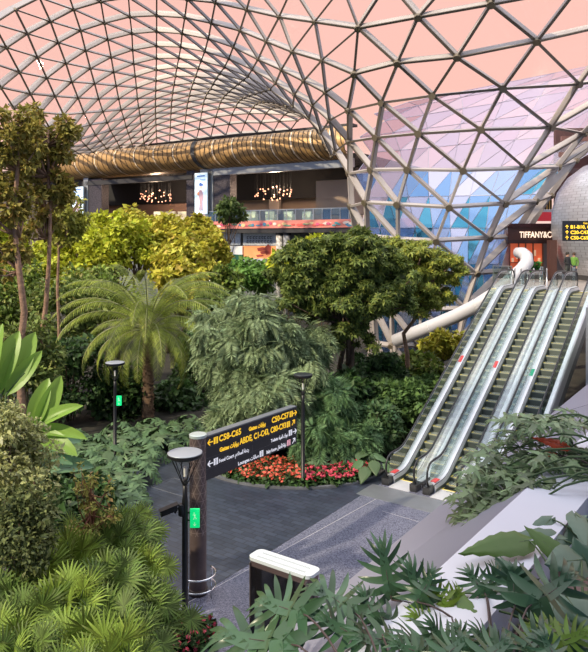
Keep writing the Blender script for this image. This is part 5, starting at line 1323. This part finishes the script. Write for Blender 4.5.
def fill(k, n, region, zz, s0=1.0, mind=.24):
    pts = []; tries = 0
    while len(pts) < n and tries < 6000:
        tries += 1; px, py = region(rr); g = G(px, py, zz)
        if all((g.x-q.x)**2+(g.y-q.y)**2 > mind*mind for q in pts): pts.append(g); put(k, g.x, g.y, zz-.04 if False else zz-.03, s0*rr.uniform(.85, 1.2))
def reg(x0, x1, y0, y1):
    def f(r):
        while True:
            x, y = r.uniform(x0, x1), r.uniform(y0, y1)
            g = G(x, y, .08); dx, dy = g.x-bc.x, g.y-bc.y; c_, s_ = math.cos(.15), math.sin(.15); a, b = (dx*c_-dy*s_)/3.35, (dx*s_+dy*c_)/2.55
            if a*a+b*b < .86: return x, y
    return f
fill(0, 62, reg(228, 298, 464, 492), .08, 1.0, .23); fill(1, 56, reg(306, 372, 463, 492), .08, 1.0, .23)
def reg2(r):
    while True:
        a, q = r.uniform(0, 6.28), math.sqrt(r.random())*.85; x = bc2.x+math.cos(a)*q*.9; y = bc2.y+math.sin(a)*q*.7
        px = CX+F*x/y; py = HY+F*(CH-.08)/y
        if (px-185)**2 > 9: return px, py
fill(2, 26, reg2, .08, .9, .19)
# small ferny plants mixed behind the flowers
for i, (px, py) in enumerate([(236, 462), (258, 457), (282, 456), (300, 459), (322, 456), (350, 455)]):
    g = G(px, py-4); rosette('cut_leaf_plant', T_mon, 12, .5, .7, .5, g_cold, 'plant with deeply cut glossy leaves just behind the red flowers', 'cut leaf plants behind the flowers', (g.x, g.y, .05), 300+i)
# ================================================================ near planting: left side
g_fan2 = leafmat('leaf_fan_light', (.145, .22, .045), .5); g_ban = leafmat('leaf_banana', (.17, .30, .07), .25, rough=.35, trans=.35); g_banc = leafmat('leaf_banana_cool', (.10, .19, .13), .25, rough=.35)  # second fan leaf is a sunlit copy, the light put into its colour
def fanpalm(px, py, d, n, size, m, label, sd, r=.55):
    rr_ = random.Random(sd); c = P(px, py, d); b = V(c.x, c.y, 0); t = tag(empty('fan_palm', b), label, 'palm', 'fan palms at the lower left')
    mb = MB(); mb.tube([b, b+V(.04, .02, c.z*.4), V(c.x, c.y, c.z-.55)], [.09, .075, .06], 9); mb.build('trunk', m_bark, t, True)
    pos = []; dirs = []; ups = []; sc_ = []; ms = MB(); c0 = V(c.x, c.y, c.z-.6)
    for i in range(n):
        f = i/n; a = i*2.39996+rr_.uniform(-.2, .2); el = 1.25-1.65*f; q = V(math.cos(a)*math.cos(el), math.sin(a)*math.cos(el), math.sin(el))
        e = c0+q*r*rr_.uniform(.85, 1.15)+V(0, 0, .15); ms.tube([c0, c0.lerp(e, .5)+V(0, 0, .06), e], [.014, .010, .008], 5)
        pos.append(e); dd = V(q.x, q.y, q.z)+V(rr_.uniform(-.5, .5), -.1, rr_.uniform(-.7, .1)); dirs.append(dd); ups.append(V(q.x*.5+rr_.uniform(-.15, .15), -.95, .75+q.z*.3)); sc_.append(size*rr_.uniform(.85, 1.15))
    ms.build('leaf_stalks', m_stem2, t, True)
    v, fl = scatter(T_fan, A([p[:] for p in pos]), frames(A([p[:] for p in dirs]), A([p[:] for p in ups])), A(sc_)); npmesh('fans', v, fl, m, t)
for i, (px, py, d, n, s, mi) in enumerate([
    (126, 524, 12.6, 15, .70, 0), (112, 535, 12.2, 15, .70, 0), (140, 558, 11.8, 15, .68, 1), (74, 548, 11.6, 15, .70, 1), (112, 566, 11.0, 16, .70, 0), (38, 568, 10.8, 16, .70, 1), (74, 588, 10.2, 16, .70, 1),
    (138, 592, 10.8, 15, .66, 0), (114, 606, 10.0, 16, .68, 0), (32, 606, 9.9, 16, .68, 0), (72, 630, 9.3, 16, .68, 1), (132, 630, 9.7, 15, .62, 0), (110, 642, 9.0, 16, .66, 1), (30, 642, 9.0, 16, .66, 0), (160, 600, 11.2, 12, .56, 0), (122, 662, 8.9, 14, .6, 0), (68, 668, 8.5, 16, .66, 0), (130, 516, 13.0, 12, .60, 1), (2, 588, 10.2, 14, .66, 0), (4, 630, 9.2, 14, .66, 1), (92, 516, 12.8, 12, .62, 0), (132, 545, 12.2, 12, .62, 0)]):
    fanpalm(px, py, d, n, s, [g_fan, g_fan2][mi], 'fan palm with star shaped green leaves in the clump at the lower left' if mi == 0 else 'fan palm with yellower lit leaves in the clump at the lower left', 400+i, .46)
bush('variegated_shrub', 'tall small leaved shrub with pale edged leaves at the left edge', 'shrub', crown_at(18, 455, 11.5, 40, 62), 34, 7000, T_leaf, .085, g_var, seed=410, base=(0, 0, 0), low=-.9, shell=.6, rnd=.9)
bush('variegated_shrub', 'lower part of pale edged foliage beside the fan palms at the left edge', 'shrub', crown_at(20, 535, 10.8, 38, 42), 24, 4600, T_leaf, .085, leafmat('leaf_variegated_dark', (.10, .13, .06), .55), seed=411, base=(0, 0, 0), low=-.9, shell=.6, rnd=.9)
# slender shrub with reddish tips
bs = P(92, 575, 12.4); t = tag(empty('slender_shrub', (bs.x, bs.y, 0)), 'slender shrub with sparse yellowish and reddish leaves standing out of the fan palms', 'shrub')
rng = np.random.default_rng(77); bl_ = []
for (px, py, rx, ry, n) in [(92, 490, 18, 20, 12), (88, 530, 22, 20, 12), (110, 515, 12, 12, 6), (78, 468, 8, 8, 3)]:
    c_, R_ = crown_at(px, py, 12.4, rx, ry); bl_ += clump_blobs(rng, c_, R_, n, .32, .8, -.9)
b0 = V(bs.x, bs.y, 0); tp = P(90, 475, 12.4); trunk(t, b0, [tp], .035, mat('red_bark', (.22, .09, .05), .8), 3, bends=.02)
limbs(t, [b0.lerp(tp, q) for q in (.7, .8, .9)], bl_, .016, mat('red_bark', (.2, .1, .06)), 4)
foliage('foliage', bl_, 900, T_leaf, .085, leafmat('leaf_tips', (.24, .26, .08), .4, (.34, .16, .08)), t, rng, .1, rnd=.9)
# banana plants
def placed(name, label, cat, root, leaves, T, m, stalk=.02, sm=None, group=None, upv=(0, -.55, .85), part='leaf', arch=0):
    """leaves: (base px, py, d, tip px, py, d [, width factor])"""
    root = Vector(root); t = tag(empty(name, root), label, cat, group)
    for L_ in leaves:
        b = P(*L_[:3]); e = P(*L_[3:6]); ln = (e-b).length; wf = L_[6] if len(L_) > 6 else 1.0; uv_ = Vector(L_[7]) if len(L_) > 7 else Vector(upv)
        fr = frames(A([(e-b)[:]]), A([uv_[:]])); fr[:, 0] *= wf
        v, fl = scatter(T, A([b[:]]), fr, A([ln])); o = npmesh(part, v, fl, m, t, True)
        mb = MB(); mid = root.lerp(b, .5)+V(0, 0, (b-root).length*(arch or .12)); d_ = (e-b).normalized()
        q1 = b-d_*ln*.05; c1 = mid if arch else root.lerp(b, .6)+V(0, 0, (b-root).length*.15)
        pp = [root*(1-u)**2+c1*2*u*(1-u)+q1*u*u for u in [k/9 for k in range(10)]]+[b+d_*ln*.03]
        mb.tube(pp, [stalk*(1.5-.085*k) for k in range(11)], 7)
        mb.tube([b, b+d_*ln*.5+V(0, 0, -ln*.03)], [stalk*.55, stalk*.25], 5)
        mb.build('stalk', sm or m_stem2, t, True)
    return t
r0 = P(-4, 430, 12); placed('banana_plant', 'banana like plant with big upright bright green leaves at the left edge', 'plant', (r0.x, r0.y, 0),
    [(-8, 392, 12, 17, 332, 12.1, 1.0, (.3, -1, .3)), (2, 394, 12, 35, 332, 12.3, 1.0, (.5, -1, .4)), (8, 392, 12, 41, 351, 12.2, .9, (.6, -.8, .6)), (-12, 395, 12, -6, 325, 12, 1.0, (-.2, -1, .3))], T_paddle, g_ban, .03)
r0 = P(32, 470, 13.5); placed('banana_plant', 'second banana like plant with shorter leaves just right of the variegated shrub', 'plant', (r0.x, r0.y, 0),
    [(33, 424, 13.5, 47, 379, 13.6, 1.1, (.2, -1, .3)), (38, 424, 13.5, 62, 377, 13.7, 1.0, (.6, -.9, .4)), (38, 426, 13.5, 77, 402, 13.4, .9, (.3, -.6, .8)), (36, 432, 13.5, 84, 432, 13.3, .8), (34, 436, 13.5, 74, 448, 13, 1.0)], T_paddle, g_ban, .025)
r0 = P(46, 480, 14); placed('banana_plant', 'low banana like plant with grey green drooping leaves beside the cut leaf plants', 'plant', (r0.x, r0.y, 0),
    [(40, 440, 14, 78, 436, 13.8, 1.3), (36, 448, 14, 70, 458, 13.6, 1.3), (52, 470, 14, 90, 462, 13.8, 1.2)], T_paddle, g_banc, .025)
for i, (px, py, d, rx, ry, lab) in enumerate([(85, 500, 18, 26, 20, 'dark low bush behind the fan palms next to the paving'), (30, 475, 19, 40, 34, 'dark bush behind the variegated shrub'), (112, 545, 13.8, 20, 26, 'dark bush between the fan palms and the paving'), (60, 525, 14.5, 30, 30, 'dark bush behind the slender reddish shrub')]):
    bush('low_bush', lab, 'bush', crown_at(px, py, d, rx, ry), 20, 3200, T_leafw, .17, g_dark, 'low dark bushes behind the fan palms', seed=430+i, base=(0, 0, 0), low=-.9)
for i, (px, py, d) in enumerate([(95, 488, 20.5), (118, 490, 20.5), (70, 488, 21.5), (105, 478, 22), (60, 482, 22.2), (130, 478, 22.2), (98, 505, 18.5), (112, 512, 17.5)]):
    b = P(px, py, d); rosette('cut_leaf_plant', T_mon, 14, .7, .8, .6, g_cold, 'low dark plant with deeply cut glossy leaves beside the paving', 'cut leaf plants along the garden path', (b.x, b.y, 0), 500+i)

# ================================================================ near planting: the viewer's planter
T_monF = monstera_T(lobes=7, W=.92, lw=.86, web=.75); T_heartF = heart_T(n=12, W=.40); T_long = heart_T(n=12, W=.20, sag=.10); T_fats = monstera_T(lobes=4, W=.72, lw=.8, web=.7)
g_ph = leafmat('leaf_philodendron', (.036, .088, .050), .45, rough=.3, spec=.6, trans=.1); g_ph2 = leafmat('leaf_philodendron_light', (.12, .20, .04), .35, rough=.35, trans=.25)
g_ht = leafmat('leaf_heart_silver', (.062, .115, .085), .25, rough=.30, spec=.7, trans=.08); g_lg = leafmat('leaf_long_green', (.065, .13, .04), .35, rough=.33, trans=.2)
g_pale = leafmat('leaf_pale_lobed', (.12, .19, .10), .5, rough=.35, spec=.6, trans=.15); m_redleaf = leafmat('leaf_brown_red', (.30, .045, .02), .3, rough=.4)
m_ps = mat('stalk_purple_brown', (.05, .03, .028), .5)
def near(name, label, root, leaves, T, m, group=None, st_=.0055, sm=None, cat='plant'):
    y = max(2.25, root[2]-.75) if root[2] < 3.3 else root[2]-.25; x = (.76+(y-3.66)*.755)+.5+.25+max(0, (root[0]-350)/900)
    return placed(name, label, cat, (x, y, 5.77), leaves, T, m, st_, sm or m_ps, group, arch=.34)
PG = 'cut leaf plants in the near planter'
near('cut_leaf_plant', 'glossy cut leaf plant overlapping the front of the black kiosk', (352, 690, 3.0),
    [(305, 615, 3.0, 254, 594, 3.15, 1.0, (-.1, -.6, .8)), (294, 645, 2.9, 207, 627, 3.1, .72, (0, -.55, .8))], T_monF, g_ph, PG)
near('cut_leaf_plant', 'glossy cut leaf plant at the bottom edge just right of the black kiosk', (372, 700, 3.0),
    [(356, 614, 3.1, 309, 577, 3.3, 1.0, (.2, -.6, .8)), (362, 640, 3.0, 318, 612, 3.0, .9), (394, 640, 3.0, 356, 634, 2.9, .9), (376, 622, 3.1, 360, 585, 3.2, .7, (.3, -.8, .6)), (400, 640, 3.1, 418, 668, 2.9, .9)], T_monF, g_ph, PG)
near('cut_leaf_plant', 'tall cut leaf plant with one feather shaped leaf upright against the pale floor', (395, 700, 3.3),
    [(391, 597, 3.4, 381, 540, 3.5, .82, (0, -1, .25)), (424, 610, 3.3, 408, 560, 3.4, .8, (.1, -.9, .5)), (418, 600, 3.3, 436, 566, 3.4, .8, (-.1, -.8, .6)), (398, 625, 3.2, 366, 606, 3.2, .9)], T_monF, g_ph, PG)
near('cut_leaf_plant', 'cut leaf plant with a yellow green young leaf in the middle of the bottom edge', (450, 700, 3.2),
    [(448, 611, 3.3, 428, 582, 3.4, 1.0, (0, -.9, .5)), (452, 612, 3.3, 462, 586, 3.4, .9, (.2, -.9, .5)), (436, 632, 3.2, 412, 612, 3.2, 1.0)], T_monF, g_ph2, PG)
near('cut_leaf_plant', 'cut leaf plant with half open fan leaves against the white parapet', (490, 700, 3.2),
    [(485, 594, 3.4, 466, 566, 3.5, 1.1, (.2, -.9, .5)), (488, 596, 3.4, 498, 565, 3.5, .7, (.2, -.9, .5)), (440, 642, 3.0, 402, 636, 2.9, .8), (452, 648, 3.0, 430, 620, 3.0, .9), (470, 650, 2.9, 455, 620, 3.0, .9)], T_monF, g_ph, PG)
near('cut_leaf_plant', 'cut leaf plant with dark narrow fingers in front of the big silvery leaves', (505, 700, 3.0),
    [(515, 604, 3.2, 512, 562, 3.3, 1.25, (0, -1, .3)), (530, 606, 3.1, 583, 566, 3.3, .7, (0, -.7, .7)), (500, 648, 2.9, 474, 628, 2.9, .9), (520, 652, 2.8, 552, 622, 2.9, .9), (545, 655, 2.8, 585, 640, 2.8, .8)], T_monF, g_ph, PG)
near('cut_leaf_plant', 'cut leaf plant filling the bottom edge below the white parapet', (430, 700, 2.8),
    [(425, 655, 2.8, 392, 640, 2.8, .9), (440, 660, 2.7, 470, 632, 2.8, .9), (480, 662, 2.7, 515, 634, 2.8, .9), (560, 665, 2.6, 540, 628, 2.7, .9)], T_monF, g_ph, PG)
near('cut_leaf_plant', 'cut leaf plant with a lighter green crown at the bottom right', (555, 700, 2.8),
    [(540, 640, 2.9, 560, 618, 3.0, .9), (552, 645, 2.8, 590, 628, 2.8, .9), (535, 645, 2.9, 528, 620, 3.0, .8)], T_monF, g_ph2, PG)
near('heart_leaf_plant', 'plant with big silvery heart shaped leaves at the right', (560, 690, 3.4),
    [(528, 606, 3.5, 498, 556, 3.6, 1.35, (0, -.9, .6)), (556, 598, 3.4, 545, 640, 3.1, 1.2), (566, 596, 3.4, 590, 626, 3.2, 1.3), (590, 570, 3.7, 575, 535, 3.8, 1.3, (0, -.9, .6)), (580, 560, 3.7, 548, 560, 3.6, 1.2)], T_heartF, g_ht, None, .007, m_stem2)
near('long_leaf_plant', 'plant with long pointed green leaves above the silvery ones', (545, 690, 3.6),
    [(526, 541, 3.9, 461, 548, 3.7, 1.0, (0, -.5, .9)), (562, 557, 3.8, 524, 523, 4.0, 1.25, (.1, -.9, .6)), (470, 612, 3.3, 498, 640, 3.1, .9), (455, 595, 3.4, 488, 634, 3.1, .9), (590, 600, 3.6, 560, 660, 3.2, 1.0)], T_long, g_lg, None, .006, m_stem2)
near('long_leaf_plant', 'grey green long leaf plant at the right edge beside the parapet', (575, 660, 4.2),
    [(560, 540, 4.1, 500, 536, 4.0, 1.1), (575, 515, 4.3, 588, 545, 4.0, 1.2), (585, 520, 4.3, 560, 548, 4.1, 1.0), (550, 520, 4.3, 520, 545, 4.1, .9), (582, 640, 3.3, 560, 600, 3.5, 1.2)], T_long, g_ht, None, .006, m_stem2)
# pale lobed shrub reaching over the parapet
def lobed(root, centres, seed, label, m, size=.26):
    rr_ = random.Random(seed); rt = V(root[0], root[1], 5.77); t = tag(empty('lobed_leaf_shrub', rt), label, 'shrub', 'pale lobed shrubs at the right edge')
    pos = []; dirs = []; ups = []; sc_ = []; ms = MB()
    for (px, py, d, n, az) in centres:
        c = P(px, py, d); q1 = rt.lerp(c, .35)+V(0, 0, .85); ms.tube([rt*(1-u)**2+q1*2*u*(1-u)+c*u*u for u in [k/8 for k in range(9)]], [.014-.001*k for k in range(9)], 6)
        n *= 3
        for i in range(n):
            a = az+(i-(n-1)/2)*(5.6/n)+rr_.uniform(-.2, .2); el = rr_.uniform(-.35, .25); q = V(math.cos(a)*math.cos(el), math.sin(a)*math.cos(el)*.8, math.sin(el)); e = c+q*rr_.uniform(.05, .30)
            ms.tube([c, e], .004, 4); pos.append(e); dirs.append(q+V(0, 0, -.2)); ups.append(V(rr_.uniform(-.3, .3), -.35, 1)); sc_.append(size*rr_.uniform(.8, 1.2))
    ms.build('stems', m_stem2, t, True)
    v, fl = scatter(T_fats, A([p[:] for p in pos]), frames(A([p[:] for p in dirs]), A([p[:] for p in ups])), A(sc_)); npmesh('leaves', v, fl, m, t, True)
lobed((2.75, 5.0), [(545, 420, 5.6, 7, 3.1), (580, 425, 5.6, 7, 1.5), (520, 447, 5.5, 7, 3.1), (560, 455, 5.4, 9, 2.0), (500, 470, 5.3, 8, 3.1), (588, 460, 5.3, 8, 0)], 601, 'pale lobed shrub spreading over the parapet, its upper branches', g_pale, .20)
lobed((2.6, 4.7), [(530, 475, 5.2, 9, 3.0), (570, 485, 5.0, 9, 1), (505, 492, 5.1, 9, 3.2), (540, 500, 4.9, 9, 2.4), (492, 508, 5.0, 8, 3.2), (580, 510, 4.8, 9, 0), (520, 518, 4.8, 9, 3.1)], 602, 'pale lobed shrub spreading over the parapet, its lower branches', leafmat('leaf_pale_lobed2', (.11, .165, .085), .45, rough=.33, spec=.4), .19)
near('red_leaf_plant', 'single long brown red leaf among the pale lobed leaves at the right', (570, 520, 5.2), [(566, 447, 5.3, 532, 435, 5.4, 1.1), (556, 455, 5.3, 536, 452, 5.3, .9)], T_long, m_redleaf, None, .007)
# ================================================================ person and small planter on the upper landing
def person(loc, face, label, top, legs_c, hair_c, H=1.68):
    t = tag(empty('person', loc), label, 'person'); s = H/1.68; me = bpy.data.meshes.new('body')
    J = {'pel': (0, 0, .92, .13), 'wst': (0, 0, 1.08, .115), 'chs': (0, 0, 1.28, .135), 'nck': (0, .0, 1.44, .055), 'hd0': (0, -.01, 1.53, .075), 'hd1': (0, -.01, 1.61, .085),
         'shl': (.17, 0, 1.37, .06), 'ell': (.24, .02, 1.12, .045), 'wrl': (.20, -.12, .92, .032), 'hal': (.18, -.17, .87, .03),
         'shr': (-.17, 0, 1.37, .06), 'elr': (-.23, .03, 1.12, .045), 'wrr': (-.16, -.16, 1.04, .032), 'har': (-.11, -.20, 1.08, .03),
         'hil': (.09, 0, .86, .09), 'knl': (.10, -.03, .48, .06), 'anl': (.11, .02, .09, .042), 'tol': (.12, -.13, .035, .035),
         'hir': (-.09, 0, .86, .09), 'knr': (-.10, -.01, .48, .06), 'anr': (-.11, .04, .09, .042), 'tor': (-.12, -.11, .035, .035)}
    E = ['pel wst', 'wst chs', 'chs nck', 'nck hd0', 'hd0 hd1', 'chs shl', 'shl ell', 'ell wrl', 'wrl hal', 'chs shr', 'shr elr', 'elr wrr', 'wrr har', 'pel hil', 'hil knl', 'knl anl', 'anl tol', 'pel hir', 'hir knr', 'knr anr', 'anr tor']
    ks = list(J); c_, s_ = math.cos(face), math.sin(face)
    rot = lambda x, y, z: ((x*c_-y*s_)*s, (x*s_+y*c_)*s, z*s)
    vs = [rot(*J[k][:3]) for k in ks]; rad = [J[k][3]*s for k in ks]; es = [(ks.index(a), ks.index(b)) for a, b in (e.split() for e in E)]
    # five fingers on each hand
    for hk, sg in (('hal', 1), ('har', -1)):
        hi = ks.index(hk); x, y, z, _ = J[hk]
        for f in range(5):
            dx = (-.026+.013*f)*sg; L_ = (.045, .07, .075, .07, .055)[f]
            a = len(vs); vs.append(rot(x+dx, y-.025, z-.03)); rad.append(.010*s); vs.append(rot(x+dx*1.3, y-.035, z-.03-L_)); rad.append(.007*s); es += [(hi, a), (a, a+1)]
    me.from_pydata(vs, es, []); o = bpy.data.objects.new('body', me); C.objects.link(o)
    sm = o.modifiers.new('skin', 'SKIN')
    for i, r in enumerate(rad): me.skin_vertices[0].data[i].radius = (r, r)
    me.skin_vertices[0].data[0].use_root = True
    o.modifiers.new('sub', 'SUBSURF').levels = 1; o.modifiers['sub'].render_levels = 1
    bpy.context.view_layer.update(); m2 = bpy.data.meshes.new_from_object(o.evaluated_get(bpy.context.evaluated_depsgraph_get())); bpy.data.objects.remove(o)
    m2.materials.clear(); skin = mat('skin_tone', (.42, .24, .16), .5)
    for q in (skin, mat('cloth_'+top[0], top[1], .8), mat('cloth_'+legs_c[0], legs_c[1], .8), mat('shoe_black', (.02, .02, .02), .5)): m2.materials.append(q)
    for p in m2.polygons:
        z = p.center.z/s; r = math.hypot(p.center.x, p.center.y)/s
        p.material_index = 0 if z > 1.44 or (r > .17 and z < .90 and z > .75) or (r > .22 and z < 1.12 and False) else 1 if z > .93 else 3 if z < .08 else 2
        p.use_smooth = True
    o = bpy.data.objects.new('body', m2); C.objects.link(o); o.parent = t; WL[o.name] = Vector(loc)
    L0 = Vector(loc)
    mb = MB(); mb.lathe(L0+Vector(rot(0, .012, 1.60)), [(.07*s, -.08*s), (.10*s, -.02*s), (.103*s, .05*s), (.06*s, .105*s), (0, .12*s)], 14); mb.build('hair', mat('hair_'+hair_c[0], hair_c[1], .7), t, True)
    mb = MB()
    for sx in (-.03, .03): mb.cbox(L0+Vector(rot(sx, -.092, 1.585)), .018, .012, .010, face)
    mb.build('eyes', mat('eye_dark', (.02, .015, .01), .4), t)
    mb = MB(); mb.cbox(L0+Vector(rot(0, -.10, 1.555)), .02, .03, .035, face); mb.build('nose', skin, t)
    mb = MB(); mb.cbox(L0+Vector(rot(0, -.09, 1.515)), .045, .012, .010, face); mb.build('mouth', mat('lip', (.3, .09, .08), .5), t)
    mb = MB(); mb.lathe(L0, [(.14*s, .93*s), (.15*s, 1.05*s), (.165*s, 1.25*s), (.15*s, 1.38*s), (.07*s, 1.45*s)], 16, sy=.72, rot=face, close=False); mb.build('jacket', mat('cloth_'+top[0]), t, True) if False else mb.build('jacket', MATS['cloth_'+top[0]], t, True)
    return t
pp = P(567.5, 283, 37.0); person((pp.x, pp.y, ZF), .5, 'person in a black jacket standing on the upper landing beside the silver pavilion', ('black', (.015, .016, .018)), ('dark_grey', (.04, .045, .04)), ('dark', (.02, .014, .01)))
pp = P(574, 283, 38.2); person((pp.x, pp.y, ZF), -.6, 'person in a green top standing next to the one in a black jacket', ('green', (.10, .22, .03)), ('navy', (.02, .025, .05)), ('brown', (.05, .025, .012)), 1.62)
for i, px in enumerate((531, 537.5)):
    g = P(px, 282, 39.5); g.z = ZF; t = tag(empty('potted_plant', g), ['small green plant in a grey pot on the upper landing, left of the pair', 'small green plant in a grey pot on the upper landing, right of the pair'][i], 'plant')
    mb = MB(); mb.lathe(g, [(.13, 0), (.18, .55), (.19, .6), (.15, .6), (.13, .52), (0, .52)], 14); mb.build('pot', mat('pot_grey', (.3, .3, .3), .5), t, True)
    foliage('foliage', [(g.x, g.y, g.z+.8, .2, .2, .25)], 260, T_leaf, .16, leafmat('leaf_pot', (.06, .2, .05)), t, np.random.default_rng(i), .1)
# ================================================================ camera, sky, sun
cam = bpy.data.cameras.new('camera'); co = bpy.data.objects.new('camera', cam); C.objects.link(co)
co.location = (0, 0, CH); co.rotation_euler = (PI/2, 0, 0)
cam.sensor_fit = 'HORIZONTAL'; cam.sensor_width = 36; cam.lens = F/588*36; cam.shift_y = -(326-HY)/588; cam.clip_end = 2000; cam.clip_start = .05
bpy.context.scene.camera = co
w = bpy.data.worlds.new('sky'); bpy.context.scene.world = w; w.use_nodes = True
N = w.node_tree.nodes; L = w.node_tree.links; bg = N['Background']
tc = N.new('ShaderNodeTexCoord'); sp = N.new('ShaderNodeSeparateXYZ'); L.new(tc.outputs['Generated'], sp.inputs[0])
def mrange(a, b, src, lo=0, hi=1):
    m = N.new('ShaderNodeMapRange'); m.interpolation_type = 'SMOOTHSTEP'
    m.inputs['From Min'].default_value = a; m.inputs['From Max'].default_value = b; m.inputs['To Min'].default_value = lo; m.inputs['To Max'].default_value = hi
    L.new(src, m.inputs[0]); return m.outputs[0]
def mixc(f, a, b):
    m = N.new('ShaderNodeMix'); m.data_type = 'RGBA'; L.new(f, m.inputs[0])
    for s, v in ((6, a), (7, b)):
        if isinstance(v, tuple): m.inputs[s].default_value = (*v, 1)
        else: L.new(v, m.inputs[s])
    return m.outputs[2]
low = mixc(mrange(-.5, .55, sp.outputs[1]), (.30, .47, .85), (1.05, .61, .52))   # blue behind the viewer, salmon ahead
low = mixc(mrange(.02, .20, sp.outputs[2]), mixc(mrange(-.4, .4, sp.outputs[1]), (.42, .55, .85), (1.0, .70, .62)), low)
top = mixc(mrange(.36, .75, sp.outputs[2]), low, (2.3, 2.3, 2.45))
L.new(top, bg.inputs[0]); bg.inputs[1].default_value = 1.0
sl = bpy.data.lights.new('sun', 'SUN'); so = bpy.data.objects.new('sun', sl); C.objects.link(so)
sl.energy = 5.0; sl.color = (1.0, .86, .62); sl.angle = math.radians(1.5)
sdir = Vector((.62, .50, -.60)).normalized()
so.rotation_euler = sdir.to_track_quat('-Z', 'Y').to_euler(); so.location = (-30, -20, 40)
for nm, px, py in (('bay_lamp', 155, 192), ('bay_lamp', 275, 190)):
    pl = bpy.data.lights.new(nm, 'POINT'); pl.energy = 900; pl.color = (1, .72, .5); pl.shadow_soft_size = .6; po = bpy.data.objects.new(nm, pl); C.objects.link(po); po.location = fp(px, py, 4)
mb = MB(); mb.box((-24, -60, 30), (84, 0, 0), (0, 62, 0), (0, 0, .6)); tag(mb.build('shade_slab', mat('shade_slab_grey', (.35, .36, .38), .8)), 'unseen slab added above and behind the viewer to shade the foreground', None, None, 'structure')  # unseen slab, added to keep the sun off the foreground
sc = bpy.context.scene
sc.view_settings.view_transform = 'Standard'; sc.view_settings.look = 'None'; sc.view_settings.exposure = 0.0; sc.view_settings.gamma = 1; sc.view_settings.use_curve_mapping = False
sc.cycles.transparent_max_bounces = 24; sc.cycles.max_bounces = 7; sc.cycles.diffuse_bounces = 3; sc.cycles.glossy_bounces = 4; sc.cycles.transmission_bounces = 4
sc.cycles.use_denoising = True
sc.cycles.sample_clamp_indirect = 6
